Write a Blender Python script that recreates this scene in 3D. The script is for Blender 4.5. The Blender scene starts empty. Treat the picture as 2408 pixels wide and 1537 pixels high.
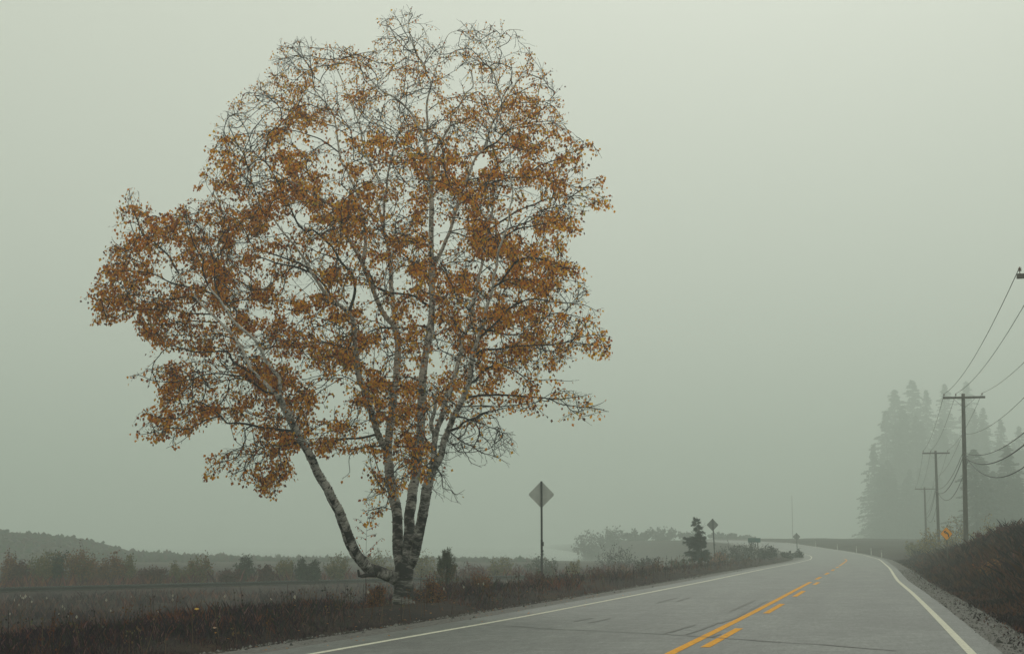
import bpy, math, random
import numpy as np
from mathutils import Vector, noise
rnd = random.Random(7)
rng = np.random.default_rng(7)
R = math.radians
sc = bpy.context.scene
COL = sc.collection

# ------------------------------------------------------------------ camera
FPX, PITCH, CAMZ = 3700.0, R(7.825), 1.45      # focal length measured on a 2408 px wide picture
cd = bpy.data.cameras.new('camera'); cam = bpy.data.objects.new('camera', cd); COL.objects.link(cam)
cd.sensor_width = 36.0; cd.lens = 36.0 * FPX / 2408.0
cd.clip_start = 0.1; cd.clip_end = 6000
cam.location = (0, 0, CAMZ); cam.rotation_euler = (R(90) + PITCH, 0, 0)
sc.camera = cam

# ------------------------------------------------------------------ sky and sun (overcast, foggy morning)
SUN_EL, SUN_ROT = R(38), R(10)
w = bpy.data.worlds.new('World'); sc.world = w; w.use_nodes = True
nt = w.node_tree; nt.nodes.clear()
out = nt.nodes.new('ShaderNodeOutputWorld'); bg = nt.nodes.new('ShaderNodeBackground')
sky = nt.nodes.new('ShaderNodeTexSky'); sky.sky_type = 'NISHITA'; sky.sun_disc = False
sky.sun_elevation = SUN_EL; sky.sun_rotation = SUN_ROT; sky.dust_density = 8; sky.air_density = 1.0
hs = nt.nodes.new('ShaderNodeHueSaturation'); hs.inputs['Saturation'].default_value = 0.12
tc = nt.nodes.new('ShaderNodeTexCoord'); sx = nt.nodes.new('ShaderNodeSeparateXYZ')
rp = nt.nodes.new('ShaderNodeValToRGB')       # overcast dome: brighter towards the zenith
rp.color_ramp.elements[0].position = 0.0; rp.color_ramp.elements[0].color = (5.9, 6.45, 5.55, 1)
rp.color_ramp.elements[1].position = 1.0; rp.color_ramp.elements[1].color = (10.8, 10.7, 8.9, 1)
mx = nt.nodes.new('ShaderNodeMixRGB'); mx.inputs['Fac'].default_value = 0.93
L = nt.links.new
L(tc.outputs['Generated'], sx.inputs[0]); L(sx.outputs['Z'], rp.inputs['Fac'])
L(sky.outputs[0], hs.inputs['Color']); L(hs.outputs[0], mx.inputs['Color1']); L(rp.outputs[0], mx.inputs['Color2'])
L(mx.outputs[0], bg.inputs['Color']); bg.inputs['Strength'].default_value = 0.10
L(bg.outputs[0], out.inputs['Surface'])
sd = bpy.data.lights.new('sun', 'SUN'); sd.energy = 0.8; sd.angle = R(35); sd.color = (1.0, 0.97, 0.88)
so = bpy.data.objects.new('sun', sd); COL.objects.link(so); so.location = (0, 0, 60)
so.rotation_euler = Vector((math.sin(SUN_ROT)*math.cos(SUN_EL), math.cos(SUN_ROT)*math.cos(SUN_EL), math.sin(SUN_EL))).to_track_quat('Z', 'Y').to_euler()
sc.view_settings.view_transform = 'Standard'; sc.view_settings.look = 'None'
sc.view_settings.gamma = 1.0; sc.view_settings.use_curve_mapping = False
sc.view_settings.exposure = -0.17
sc.cycles.use_denoising = True
sc.cycles.volume_step_rate = 1.0; sc.cycles.volume_bounces = 3; sc.cycles.max_bounces = 8
sc.cycles.transparent_max_bounces = 8
HAZE_D, HAZE_C = 0.0025, (0.75, 0.84, 0.80)

# ------------------------------------------------------------------ picture ray -> place
cP, sP = math.cos(PITCH), math.sin(PITCH)
def ray(px, py):
    dx, dy = px - 1204.0, 768.5 - py
    return Vector((dx, FPX * cP - dy * sP, FPX * sP + dy * cP))
def at(px, py, Y):
    d = ray(px, py); return Vector((0, 0, CAMZ)) + d * (Y / d.y)
def road_z(Y):
    if Y < 140: return 0.0
    if Y < 265: return 0.0001 * (Y - 140) ** 2
    return 1.5625 + 0.55 * sstep(255, 330, Y) - .01
def on_road(px, py):
    d = ray(px, py); z = 0.0; Y = 50
    for _ in range(30):
        Y = d.y * (z - CAMZ) / d.z; z = road_z(min(Y, 320))
    return d.x * (Y / d.y), Y
def proj(p):
    x, y, z = p[0], p[1], p[2] - CAMZ
    dz = y * cP + z * sP
    return 1204 + FPX * x / dz, 768.5 - FPX * (-y * sP + z * cP) / dz

def sstep(a, b, x):
    t = min(1, max(0, (x - a) / (b - a))); return t * t * (3 - 2 * t)
def interp(tab, x):
    if x <= tab[0][0]:
        a, b = tab[0], tab[1]; return a[1] + (b[1] - a[1]) * (x - a[0]) / (b[0] - a[0])
    for a, b in zip(tab, tab[1:]):
        if x <= b[0]: return a[1] + (b[1] - a[1]) * (x - a[0]) / (b[0] - a[0])
    return tab[-1][1]
def interpc(tab, x):
    x = min(max(x, tab[0][0]), tab[-1][0]); return interp(tab, x)

def trace(pts): 
    r = [on_road(*p) for p in pts]; return [(Y, X) for X, Y in r]
LINE_L = trace([(733.5,1537),(929,1503),(1234.6,1450.8),(1439.6,1408.5),(1639,1370.5),(1791,1338),(1861.5,1325),(1908,1314.6)]) + \
         [(176,33.2),(200,35.5),(235,37.3),(270,37.2),(300,36),(340,33),(380,28)]
LINE_R = trace([(2286.5,1537),(2199,1446),(2146,1393),(2110,1365),(2093,1335.6),(2068,1314)]) + \
         [(182,40.2),(210,43.4),(245,45.4),(280,45.6),(310,44.6),(350,42),(390,38)]
LINE_C = trace([(1574,1537),(1773.6,1439),(1908,1366),(1929,1357),(1947.6,1346.5),(1960,1338.4),(1969.6,1332.8),(1994.5,1315.6)]) + \
         [(180,36.6),(210,39.8),(245,41.4),(280,41.5),(310,40.3),(350,37.5),(390,33)]
def smooth_tab(tab):
    Ys = np.arange(0, 396, 3.0); v = np.array([interp(tab, y) for y in Ys])
    k = 5; pad = np.concatenate([2*v[0]-v[k:0:-1], v, 2*v[-1]-v[-2:-k-2:-1]])
    return list(zip(Ys, np.convolve(pad, np.ones(2*k+1)/(2*k+1), 'valid')))
def mixtab(a, f):      # slight smoothing only
    s = smooth_tab(a); return [(y, f * interp(a, y) + (1-f) * v) for y, v in s]
XL, XR, XC = mixtab(LINE_L, .35), mixtab(LINE_R, .6), mixtab(LINE_C, .35)
fL = lambda Y: interp(XL, Y); fR = lambda Y: interp(XR, Y); fC = lambda Y: interp(XC, Y)

# railway line: straight, crossing the left half behind the birch
RA, RB = Vector((-27.5, 80.0)), Vector((4.75, 118.0))
rdir = (RB - RA).normalized(); rnor = Vector((-rdir.y, rdir.x))
def ridge(X):
    return interpc([(-160,6.0),(-100,3.7),(-85,3.0),(-76,2.0),(-71,.7),(-69,.0),(-57,-.75),(-46,-1.2),(-28,-1.4),(0,-1.6),(40,-1.8)], X)
def ground_h(X, Y):
    Yc = min(max(Y, 0), 390)
    xl, xr = fL(Yc), fR(Yc); rz = road_z(min(Yc, 390))
    n = noise.noise((X*.12, Y*.12, 0)) * .25 + noise.noise((X*.5, Y*.5, 3)) * .09
    hill = 40 * sstep(450, 700, Y) * sstep(.222, .268, X / max(Y, 1))
    if Y > 396: return (-2.4 if X < -30 else -2.4 + 3.4 * sstep(15, 45, X)) + hill
    if X < xl:
        s = xl - X
        w_ = 1 - sstep(3, 20, s)
        base = rz * w_
        z = base - 0.33 if s < 1.7 else base - .33 + .27 * sstep(1.7, 2.1, s)
        if s > 2.1:
            z = base - .06 + .12 * sstep(2.1, 3.2, s) - 1.25 * sstep(4.0, 13, s) + n * sstep(2.5, 8, s)
        q = (Vector((X, Y)) - RA).dot(rnor)
        if s > 8:
            top = -1.00
            b = 1 - sstep(1.9, 4.2, abs(q))
            z = z * (1 - b) + max(z, top) * b if q < 0 else z * (1 - b) + top * b
        if q > 4:
            t = sstep(4, 14, q); z = z * (1 - t) + (-1.3 + n) * t * (1-w_) + z * t * w_
            rr = ridge(X); t2 = sstep(230, 265, Y) * (1 - w_)
            z = z * (1 - t2) + (rr + n * .6) * t2
            t3 = sstep(285, 320, Y) * (1 - w_)
            z = z * (1 - t3) - 2.6 * t3
        return z
    if X > xr:
        s = X - xr
        if s < 1.1: return rz - .33
        B = interpc([(20,1.5),(45,1.7),(66,1.75),(82,1.3),(98,.7),(130,.35),(200,.35),(300,.2)], Y)
        z = rz - .33 + .25 * sstep(1.1, 1.5, s) - .12 * sstep(1.5, 2.2, s)*(1-sstep(2.2,3,s))
        if s > 1.2: z += (B + .15) * sstep(1.4, 5.6, s) + n * sstep(2, 4, s) + .04 * max(0, min(s, 60) - 8) * (1 - sstep(150, 230, Y))
        return z + hill
    return rz - .33

# ------------------------------------------------------------------ helpers
def tag(o, label=None, cat=None, group=None, kind=None):
    if label: o['label'] = label
    if cat: o['category'] = cat
    if group: o['group'] = group
    if kind: o['kind'] = kind
    return o
def empty(name, loc, label, cat, group=None, rz=0):
    o = bpy.data.objects.new(name, None); COL.objects.link(o); o.location = loc; o.rotation_euler = (0, 0, rz)
    o.empty_display_size = .2
    return tag(o, label, cat, group)

class MB:
    def __init__(s): s.v = []; s.f = []; s.c = []; s.uv = []; s.smooth = False
    def poly(s, pts, col=None, uv=None):
        b = len(s.v); s.v += [tuple(p) for p in pts]; s.f.append(tuple(range(b, b + len(pts)))); s.c.append(col)
        s.uv.append(uv)
    def box(s, c, d, rot=None, bev=0):
        c = Vector(c); hx, hy, hz = d[0]/2, d[1]/2, d[2]/2
        P = [Vector((x, y, z)) for x in (-hx, hx) for y in (-hy, hy) for z in (-hz, hz)]
        if rot is not None: P = [rot @ p for p in P]
        P = [p + c for p in P]
        for f in ((0,1,3,2),(4,6,7,5),(0,4,5,1),(2,3,7,6),(0,2,6,4),(1,5,7,3)): s.poly([P[i] for i in f])
    def tube(s, pts, rad, n=6, cap=True, v0=0.0, col=None, jitter=0.0):
        pts = [Vector(p) for p in pts]; m = len(pts)
        if m < 2: return
        up = None; b0 = len(s.v); v = v0; vs = []
        for i, p in enumerate(pts):
            t = (pts[min(i+1, m-1)] - pts[max(i-1, 0)])
            t = t.normalized() if t.length > 1e-9 else Vector((0, 0, 1))
            if up is None: up = t.orthogonal().normalized()
            up = (up - t * up.dot(t)); up = up.normalized() if up.length > 1e-6 else t.orthogonal().normalized()
            sd_ = t.cross(up); r = rad[i] if hasattr(rad, '__len__') else rad
            if i: v += (p - pts[i-1]).length
            vs.append(v)
            for k in range(n):
                a = 2 * math.pi * k / n
                rr = r * (1 + jitter * (rnd.random() - .5) * 2) if jitter else r
                s.v.append(tuple(p + (up * math.cos(a) + sd_ * math.sin(a)) * rr))
        for i in range(m - 1):
            for k in range(n):
                a, b = b0 + i*n + k, b0 + i*n + (k+1) % n
                s.f.append((a, b, b + n, a + n)); s.c.append(col)
                s.uv.append([(k/n, vs[i]), ((k+1)/n, vs[i]), ((k+1)/n, vs[i+1]), (k/n, vs[i+1])])
        if cap:
            for i0, rev in ((0, True), (m-1, False)):
                f = tuple(b0 + i0*n + k for k in range(n)); s.f.append(f[::-1] if rev else f); s.c.append(col)
                s.uv.append([(0.5, vs[i0])] * n)
    def build(s, name, mat, parent=None, smooth=False, origin=None):
        me = bpy.data.meshes.new(name)
        V = np.array(s.v, dtype=np.float32).reshape(-1, 3)
        org = Vector(origin) if origin is not None else (parent_loc(parent) if parent else Vector((0,0,0)))
        V = V - np.array(org, dtype=np.float32)
        if parent is not None and abs(parent.rotation_euler.z) > 1e-9: pass
        ln = np.array([len(f) for f in s.f], dtype=np.int32)
        me.vertices.add(len(V)); me.vertices.foreach_set('co', V.ravel())
        idx = np.fromiter((i for f in s.f for i in f), dtype=np.int32, count=int(ln.sum()))
        me.loops.add(len(idx)); me.loops.foreach_set('vertex_index', idx)
        me.polygons.add(len(ln)); st = np.concatenate([[0], np.cumsum(ln)[:-1]]).astype(np.int32)
        me.polygons.foreach_set('loop_start', st); me.polygons.foreach_set('loop_total', ln)
        if smooth: me.polygons.foreach_set('use_smooth', np.ones(len(ln), dtype=bool))
        if any(c is not None for c in s.c[:50]):
            at_ = me.color_attributes.new('tint', 'FLOAT_COLOR', 'CORNER')
            cols = np.repeat(np.array([(c if c is not None else (.5,.5,.5)) + (1,) for c in s.c], dtype=np.float32), ln, axis=0)
            at_.data.foreach_set('color', cols.ravel())
        if any(u is not None for u in s.uv[:50]):
            ul = me.uv_layers.new(name='uv')
            uu = []
            for u, l in zip(s.uv, ln): uu += (u if u is not None else [(0, 0)] * l)
            ul.data.foreach_set('uv', np.array(uu, dtype=np.float32).ravel())
        me.update(calc_edges=True); me.validate()
        me.materials.append(mat)
        o = bpy.data.objects.new(name, me); COL.objects.link(o)
        if parent is not None: o.parent = parent
        elif origin is not None: o.location = org
        return o
def parent_loc(p):
    v = Vector(p.location); q = p.parent
    while q is not None: v = v + Vector(q.location); q = q.parent
    return v
def rotv(p, a): return Vector((p[0]*math.cos(a) - p[1]*math.sin(a), p[0]*math.sin(a) + p[1]*math.cos(a), p[2]))

# ------------------------------------------------------------------ materials
def nodes(name):
    m = bpy.data.materials.new(name); m.use_nodes = True; t = m.node_tree; t.nodes.clear()
    o = t.nodes.new('ShaderNodeOutputMaterial'); b = t.nodes.new('ShaderNodeBsdfPrincipled')
    t.links.new(b.outputs[0], o.inputs['Surface']); return m, t, b, o
def N(t, k, **kw):
    n = t.nodes.new(k)
    for a, v in kw.items():
        if a in n.inputs.keys(): n.inputs[a].default_value = v
        else: setattr(n, a, v)
    return n
def ramp(t, stops):
    r = t.nodes.new('ShaderNodeValToRGB'); e = r.color_ramp.elements
    while len(e) < len(stops): e.new(.5)
    for i, (p, c) in enumerate(stops): e[i].position = p; e[i].color = tuple(c) + (1,)
    return r
def plain(name, c1, c2, scale=6, rough=.7, metal=0, bump=0, detail=6, stretch=(1,1,1), spec=.4):
    m, t, b, o = nodes(name)
    tc = N(t, 'ShaderNodeTexCoord'); mp = N(t, 'ShaderNodeMapping'); mp.inputs['Scale'].default_value = stretch
    nz = N(t, 'ShaderNodeTexNoise', Scale=scale, Detail=detail)
    t.links.new(tc.outputs['Object'], mp.inputs[0]); t.links.new(mp.outputs[0], nz.inputs['Vector'])
    r = ramp(t, [(.3, c1), (.7, c2)]); t.links.new(nz.outputs['Fac'], r.inputs[0]); t.links.new(r.outputs[0], b.inputs['Base Color'])
    b.inputs['Roughness'].default_value = rough; b.inputs['Metallic'].default_value = metal
    b.inputs['Specular IOR Level'].default_value = spec
    if bump:
        bm = N(t, 'ShaderNodeBump', Strength=bump, Distance=.02); t.links.new(nz.outputs['Fac'], bm.inputs['Height']); t.links.new(bm.outputs[0], b.inputs['Normal'])
    return m
def leafmat(name, trans=.45, rough=.6):
    m, t, b, o = nodes(name)
    a = N(t, 'ShaderNodeAttribute', attribute_name='tint')
    t.links.new(a.outputs['Color'], b.inputs['Base Color']); b.inputs['Roughness'].default_value = rough
    b.inputs['Specular IOR Level'].default_value = .25
    tr = N(t, 'ShaderNodeBsdfTranslucent'); t.links.new(a.outputs['Color'], tr.inputs['Color'])
    mi = N(t, 'ShaderNodeMixShader', Fac=trans); t.links.new(b.outputs[0], mi.inputs[1]); t.links.new(tr.outputs[0], mi.inputs[2])
    t.links.new(mi.outputs[0], o.inputs['Surface']); return m

def asphalt():
    m, t, b, o = nodes('asphalt')
    n5 = None
    tc = N(t, 'ShaderNodeTexCoord'); 
    uvm = N(t, 'ShaderNodeUVMap')
    n1 = N(t, 'ShaderNodeTexNoise', Scale=26, Detail=6, Roughness=.9)
    n2 = N(t, 'ShaderNodeTexNoise', Scale=.5, Detail=5)
    n4 = N(t, 'ShaderNodeTexNoise', Scale=2.6, Detail=6, Roughness=.75)
    mp = N(t, 'ShaderNodeMapping'); mp.inputs['Scale'].default_value = (.9, .05, 1)
    n3 = N(t, 'ShaderNodeTexNoise', Scale=1.6, Detail=4)
    for n in (n1, n2, n4): t.links.new(tc.outputs['Object'], n.inputs['Vector'])
    t.links.new(uvm.outputs[0], mp.inputs[0]); t.links.new(mp.outputs[0], n3.inputs['Vector'])
    r1 = ramp(t, [(.36, (.028,.034,.036)), (.5, (.080,.093,.092)), (.64, (.175,.195,.189))])
    t.links.new(n1.outputs['Fac'], r1.inputs[0])
    r2 = ramp(t, [(.3, (.72,.72,.74)), (.7, (1.12,1.12,1.10))]); t.links.new(n2.outputs['Fac'], r2.inputs[0])
    r3 = ramp(t, [(.36, (.84,.84,.85)), (.58, (1.05,1.05,1.05))]); t.links.new(n3.outputs['Fac'], r3.inputs[0])
    r4 = ramp(t, [(.34, (.62,.64,.65)), (.66, (1.26,1.25,1.23))]); t.links.new(n4.outputs['Fac'], r4.inputs[0])
    mp5 = N(t, 'ShaderNodeMapping'); mp5.inputs['Scale'].default_value = (9, .9, 1)
    n5 = N(t, 'ShaderNodeTexNoise', Scale=1.6, Detail=7, Roughness=.85); t.links.new(uvm.outputs[0], mp5.inputs[0]); t.links.new(mp5.outputs[0], n5.inputs['Vector'])
    r5 = ramp(t, [(.36, (.58,.60,.61)), (.5, (1,1,1)), (.64, (1.38,1.37,1.34))]); t.links.new(n5.outputs['Fac'], r5.inputs[0])
    last = r1.outputs[0]
    for rr in (r2, r3, r4, r5):
        mm = N(t, 'ShaderNodeMixRGB', blend_type='MULTIPLY', Fac=1.0)
        t.links.new(last, mm.inputs[1]); t.links.new(rr.outputs[0], mm.inputs[2]); last = mm.outputs[0]
    t.links.new(last, b.inputs['Base Color']); b.inputs['Roughness'].default_value = .62
    bm = N(t, 'ShaderNodeBump', Strength=.5, Distance=.01); t.links.new(n1.outputs['Fac'], bm.inputs['Height']); t.links.new(bm.outputs[0], b.inputs['Normal'])
    return m
def paint(name, c, wear):
    m, t, b, o = nodes(name)
    tc = N(t, 'ShaderNodeTexCoord'); n1 = N(t, 'ShaderNodeTexNoise', Scale=9, Detail=8, Roughness=.85)
    t.links.new(tc.outputs['Object'], n1.inputs['Vector'])
    r = ramp(t, [(.36, tuple(x * .30 for x in c)), (.45, tuple(x * .75 for x in c)), (.62, c)]); t.links.new(n1.outputs['Fac'], r.inputs[0])
    t.links.new(r.outputs[0], b.inputs['Base Color']); b.inputs['Roughness'].default_value = .85; b.inputs['Specular IOR Level'].default_value = .2
    return m
def birchmat():
    m, t, b, o = nodes('birch_bark')
    uv = N(t, 'ShaderNodeUVMap'); tc = N(t, 'ShaderNodeTexCoord')
    mp = N(t, 'ShaderNodeMapping'); mp.inputs['Scale'].default_value = (2.2, 9.0, 1)
    n1 = N(t, 'ShaderNodeTexNoise', Scale=1.6, Detail=6, Roughness=.75, Distortion=.6)
    t.links.new(uv.outputs[0], mp.inputs[0]); t.links.new(mp.outputs[0], n1.inputs['Vector'])
    mp2 = N(t, 'ShaderNodeMapping'); mp2.inputs['Scale'].default_value = (.9, 2.2, 1)
    n2 = N(t, 'ShaderNodeTexNoise', Scale=1.3, Detail=4, Roughness=.65)
    t.links.new(uv.outputs[0], mp2.inputs[0]); t.links.new(mp2.outputs[0], n2.inputs['Vector'])
    mp3 = N(t, 'ShaderNodeMapping'); mp3.inputs['Scale'].default_value = (5, 60, 1)
    n3 = N(t, 'ShaderNodeTexNoise', Scale=1.2, Detail=4)
    t.links.new(uv.outputs[0], mp3.inputs[0]); t.links.new(mp3.outputs[0], n3.inputs['Vector'])
    r1 = ramp(t, [(.35, (0,0,0)), (.50, (1,1,1))]); t.links.new(n1.outputs['Fac'], r1.inputs[0])
    r2 = ramp(t, [(.37, (0,0,0)), (.50, (1,1,1))]); sp0 = N(t, 'ShaderNodeSeparateXYZ'); t.links.new(tc.outputs['Object'], sp0.inputs[0]); m0 = N(t, 'ShaderNodeMapRange'); m0.inputs['From Min'].default_value = .9; m0.inputs['From Max'].default_value = 6; m0.inputs['To Min'].default_value = -.088; m0.inputs['To Max'].default_value = .045; t.links.new(sp0.outputs['Z'], m0.inputs['Value']); ad = N(t, 'ShaderNodeMath', operation='ADD'); t.links.new(n2.outputs['Fac'], ad.inputs[0]); t.links.new(m0.outputs[0], ad.inputs[1]); t.links.new(ad.outputs[0], r2.inputs[0])
    r3 = ramp(t, [(.35, (.42,.40,.41)), (.6, (1,1,1))]); t.links.new(n3.outputs['Fac'], r3.inputs[0])
    mu = N(t, 'ShaderNodeMixRGB', blend_type='MULTIPLY', Fac=1.0); t.links.new(r1.outputs[0], mu.inputs[1]); t.links.new(r2.outputs[0], mu.inputs[2])
    # old furrowed dark bark lower down
    sp = N(t, 'ShaderNodeSeparateXYZ'); t.links.new(tc.outputs['Object'], sp.inputs[0])
    mr = N(t, 'ShaderNodeMapRange'); mr.inputs['From Min'].default_value = .5; mr.inputs['From Max'].default_value = 7
    mr.inputs['To Min'].default_value = .55; mr.inputs['To Max'].default_value = 1.0
    t.links.new(sp.outputs['Z'], mr.inputs['Value'])
    mm = N(t, 'ShaderNodeMixRGB', Fac=.5); t.links.new(mu.outputs[0], mm.inputs['Fac'])
    mm.inputs[1].default_value = (.018,.013,.021,1); mm.inputs[2].default_value = (.88,.86,.80,1)
    mu2 = N(t, 'ShaderNodeMixRGB', blend_type='MULTIPLY', Fac=1.0); t.links.new(mm.outputs[0], mu2.inputs[1]); t.links.new(r3.outputs[0], mu2.inputs[2])
    mu3 = N(t, 'ShaderNodeMixRGB', blend_type='MULTIPLY', Fac=1.0); t.links.new(mu2.outputs[0], mu3.inputs[1]); t.links.new(mr.outputs[0], mu3.inputs[2])
    t.links.new(mu3.outputs[0], b.inputs['Base Color']); b.inputs['Roughness'].default_value = .75
    bm = N(t, 'ShaderNodeBump', Strength=.6, Distance=.02); t.links.new(n1.outputs['Fac'], bm.inputs['Height']); t.links.new(bm.outputs[0], b.inputs['Normal'])
    return m
def groundmat():
    m, t, b, o = nodes('ground_soil')
    tc = N(t, 'ShaderNodeTexCoord')
    n1 = N(t, 'ShaderNodeTexNoise', Scale=.35, Detail=8, Roughness=.7); n2 = N(t, 'ShaderNodeTexNoise', Scale=9, Detail=6, Roughness=.8)
    for n in (n1, n2): t.links.new(tc.outputs['Object'], n.inputs['Vector'])
    r1 = ramp(t, [(.3, (.022,.018,.024)), (.5, (.042,.030,.030)), (.72, (.070,.045,.030))]); t.links.new(n1.outputs['Fac'], r1.inputs[0])
    r2 = ramp(t, [(.3, (.4,.4,.4)), (.7, (1.5,1.5,1.5))]); t.links.new(n2.outputs['Fac'], r2.inputs[0])
    mm = N(t, 'ShaderNodeMixRGB', blend_type='MULTIPLY', Fac=1.0); t.links.new(r1.outputs[0], mm.inputs[1]); t.links.new(r2.outputs[0], mm.inputs[2])
    t.links.new(mm.outputs[0], b.inputs['Base Color']); b.inputs['Roughness'].default_value = .95; b.inputs['Specular IOR Level'].default_value = .1
    bm = N(t, 'ShaderNodeBump', Strength=1, Distance=.08); t.links.new(n2.outputs['Fac'], bm.inputs['Height']); t.links.new(bm.outputs[0], b.inputs['Normal'])
    return m
M = dict(
    asphalt=asphalt(), white=paint('white_paint', (.66,.66,.56), .3), yellow=paint('yellow_paint', (.78,.36,.014), .3),
    mark=plain('rubber_mark', (.060,.063,.064), (.12,.125,.122), 9, .7),
    crack=plain('crack_seal', (.012,.012,.014), (.03,.03,.03), 20, .6),
    gravel=plain('gravel_bed', (.022,.022,.023), (.17,.165,.16), 14, .9, bump=.8, detail=9),
    stone=leafmat('stones', 0.0, .9), soil=groundmat(), water=None,
    bark=birchmat(), twig=plain('dark_bark', (.016,.012,.018), (.045,.036,.042), 12, .85, spec=.2),
    leaf=leafmat('birch_leaf', .55), grass=leafmat('dry_grass', .25, .8), bushleaf=leafmat('shrub_leaf', .3, .8),
    needle=leafmat('needles', .08, .8), wood=plain('weathered_wood', (.07,.065,.06), (.16,.15,.135), 5, .9, stretch=(6,6,.6)),
    metal=plain('galvanised_steel', (.16,.17,.18), (.27,.28,.29), 9, .5, .5), signback=plain('sign_back', (.42,.45,.43), (.54,.57,.54), 4, .6, .0), signdark=plain('weathered_sign_back', (.14,.15,.145), (.20,.21,.20), 4, .6, .1),
    postm=plain('dull_steel_post', (.05,.055,.065), (.12,.125,.13), 14, .6, .4, stretch=(1,1,3)),
    green=plain('green_sign', (.012,.085,.085), (.016,.105,.10), 3, .5), signy=plain('orange_sign', (.95,.37,.008), (.97,.41,.010), 2, .5),
    black=plain('black_paint', (.012,.012,.012), (.02,.02,.02), 5, .6), wire=plain('cable', (.010,.010,.012), (.018,.018,.02), 5, .6),
    rail=plain('rail_steel', (.012,.010,.012), (.022,.018,.020), 8, .55, .3), railtop=plain('rail_top', (.42,.42,.42), (.6,.6,.6), 8, .3, .8),
    tie=plain('sleeper_wood', (.03,.025,.024), (.06,.05,.045), 6, .9), ceramic=plain('insulator', (.10,.06,.05), (.16,.10,.08), 5, .3),
    whitepost=plain('white_post', (.55,.55,.52), (.7,.7,.66), 5, .6))
m, t, b, o = nodes('lake_water'); b.inputs['Base Color'].default_value = (.05,.06,.055,1); b.inputs['Roughness'].default_value = .12
nz = N(t, 'ShaderNodeTexNoise', Scale=1.5, Detail=4); tcc = N(t, 'ShaderNodeTexCoord'); t.links.new(tcc.outputs['Object'], nz.inputs['Vector'])
bm = N(t, 'ShaderNodeBump', Strength=.15, Distance=.05); t.links.new(nz.outputs['Fac'], bm.inputs['Height']); t.links.new(bm.outputs[0], b.inputs['Normal'])
M['water'] = m

# ------------------------------------------------------------------ ground, lake, road
def build_ground():
    xs = np.concatenate([np.linspace(-850, -90, 12)[:-1], np.arange(-90, -45, 3.0), np.arange(-45, 60, .7), np.arange(60, 120, 4.0), np.arange(120, 330, 8.0), np.linspace(330, 850, 8)])
    ys = np.concatenate([np.linspace(-60, 5, 8)[:-1], np.arange(5, 60, .7), np.arange(60, 200, 1.2), np.arange(200, 400, 5.0), np.arange(400, 740, 14.0), np.linspace(740, 1500, 8)])
    mb = MB(); nx = len(xs)
    for y in ys:
        for x in xs: mb.v.append((float(x), float(y), ground_h(float(x), float(y))))
    for j in range(len(ys)-1):
        for i in range(nx-1):
            a = j*nx + i; mb.f.append((a, a+1, a+1+nx, a+nx)); mb.c.append(None); mb.uv.append(None)
    tag(mb.build('ground', M['soil'], smooth=True), kind='structure')
    mb = MB(); mb.poly([(-845,150,-1.75),(40,150,-1.75),(40,1490,-1.75),(-845,1490,-1.75)])
    tag(mb.build('lake_water', M['water']), kind='structure')
build_ground()
def strip(fa, fb, za, zb, y0, y1, step=1.5, mb=None, cols=1):
    mb = mb or MB(); ys = list(np.arange(y0, y1, step)) + [y1]; b0 = len(mb.v); n = cols + 1
    for y in ys:
        a, c = fa(y), fb(y); rz = road_z(y)
        for k in range(n):
            f = k / cols; mb.v.append((a + (c-a)*f, float(y), rz + za + (zb-za)*f))
    for j in range(len(ys)-1):
        for k in range(cols):
            i0 = b0 + j*n + k; mb.f.append((i0, i0+1, i0+1+n, i0+n)); mb.c.append(None)
            mb.uv.append([(k*8/cols, ys[j]), ((k+1)*8/cols, ys[j]), ((k+1)*8/cols, ys[j+1]), (k*8/cols, ys[j+1])])
    return mb
road = tag(strip(lambda y: fL(y)-.75, lambda y: fR(y)+.42, 0, 0, -8, 388, 1.5, cols=8).build('road', M['asphalt'], smooth=True), kind='structure')
def part(mb, name, mat): return mb.build(name, mat, road)
wl = .062
part(strip(lambda y: fL(y)-wl, lambda y: fL(y)+wl, .004, .004, -5, 300), 'edge_line', M['white'])
part(strip(lambda y: fR(y)-wl, lambda y: fR(y)+wl, .004, .004, -5, 300), 'edge_line', M['white'])
part(strip(lambda y: fC(y)-.07, lambda y: fC(y)+.07, .004, .004, 4, 60.5), 'centre_line', M['yellow'])
for y0, y1 in ((12.2,17.2),(22.6,27.6),(33.5,38.7),(44,49.2),(56.6,60.2),(65,69.5),(75,79.5),(85.5,90),(95.5,100)):
    part(strip(lambda y: fC(y)+.24, lambda y: fC(y)+.38, .004, .004, y0, y1) if y0 < 62 else strip(lambda y: fC(y)-.07, lambda y: fC(y)+.08, .004, .004, y0, y1), 'lane_dash', M['yellow'])
part(strip(lambda y: fC(y)-.06, lambda y: fC(y)+.06, .004, .004, 104, 150), 'centre_line', M['yellow'])
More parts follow.
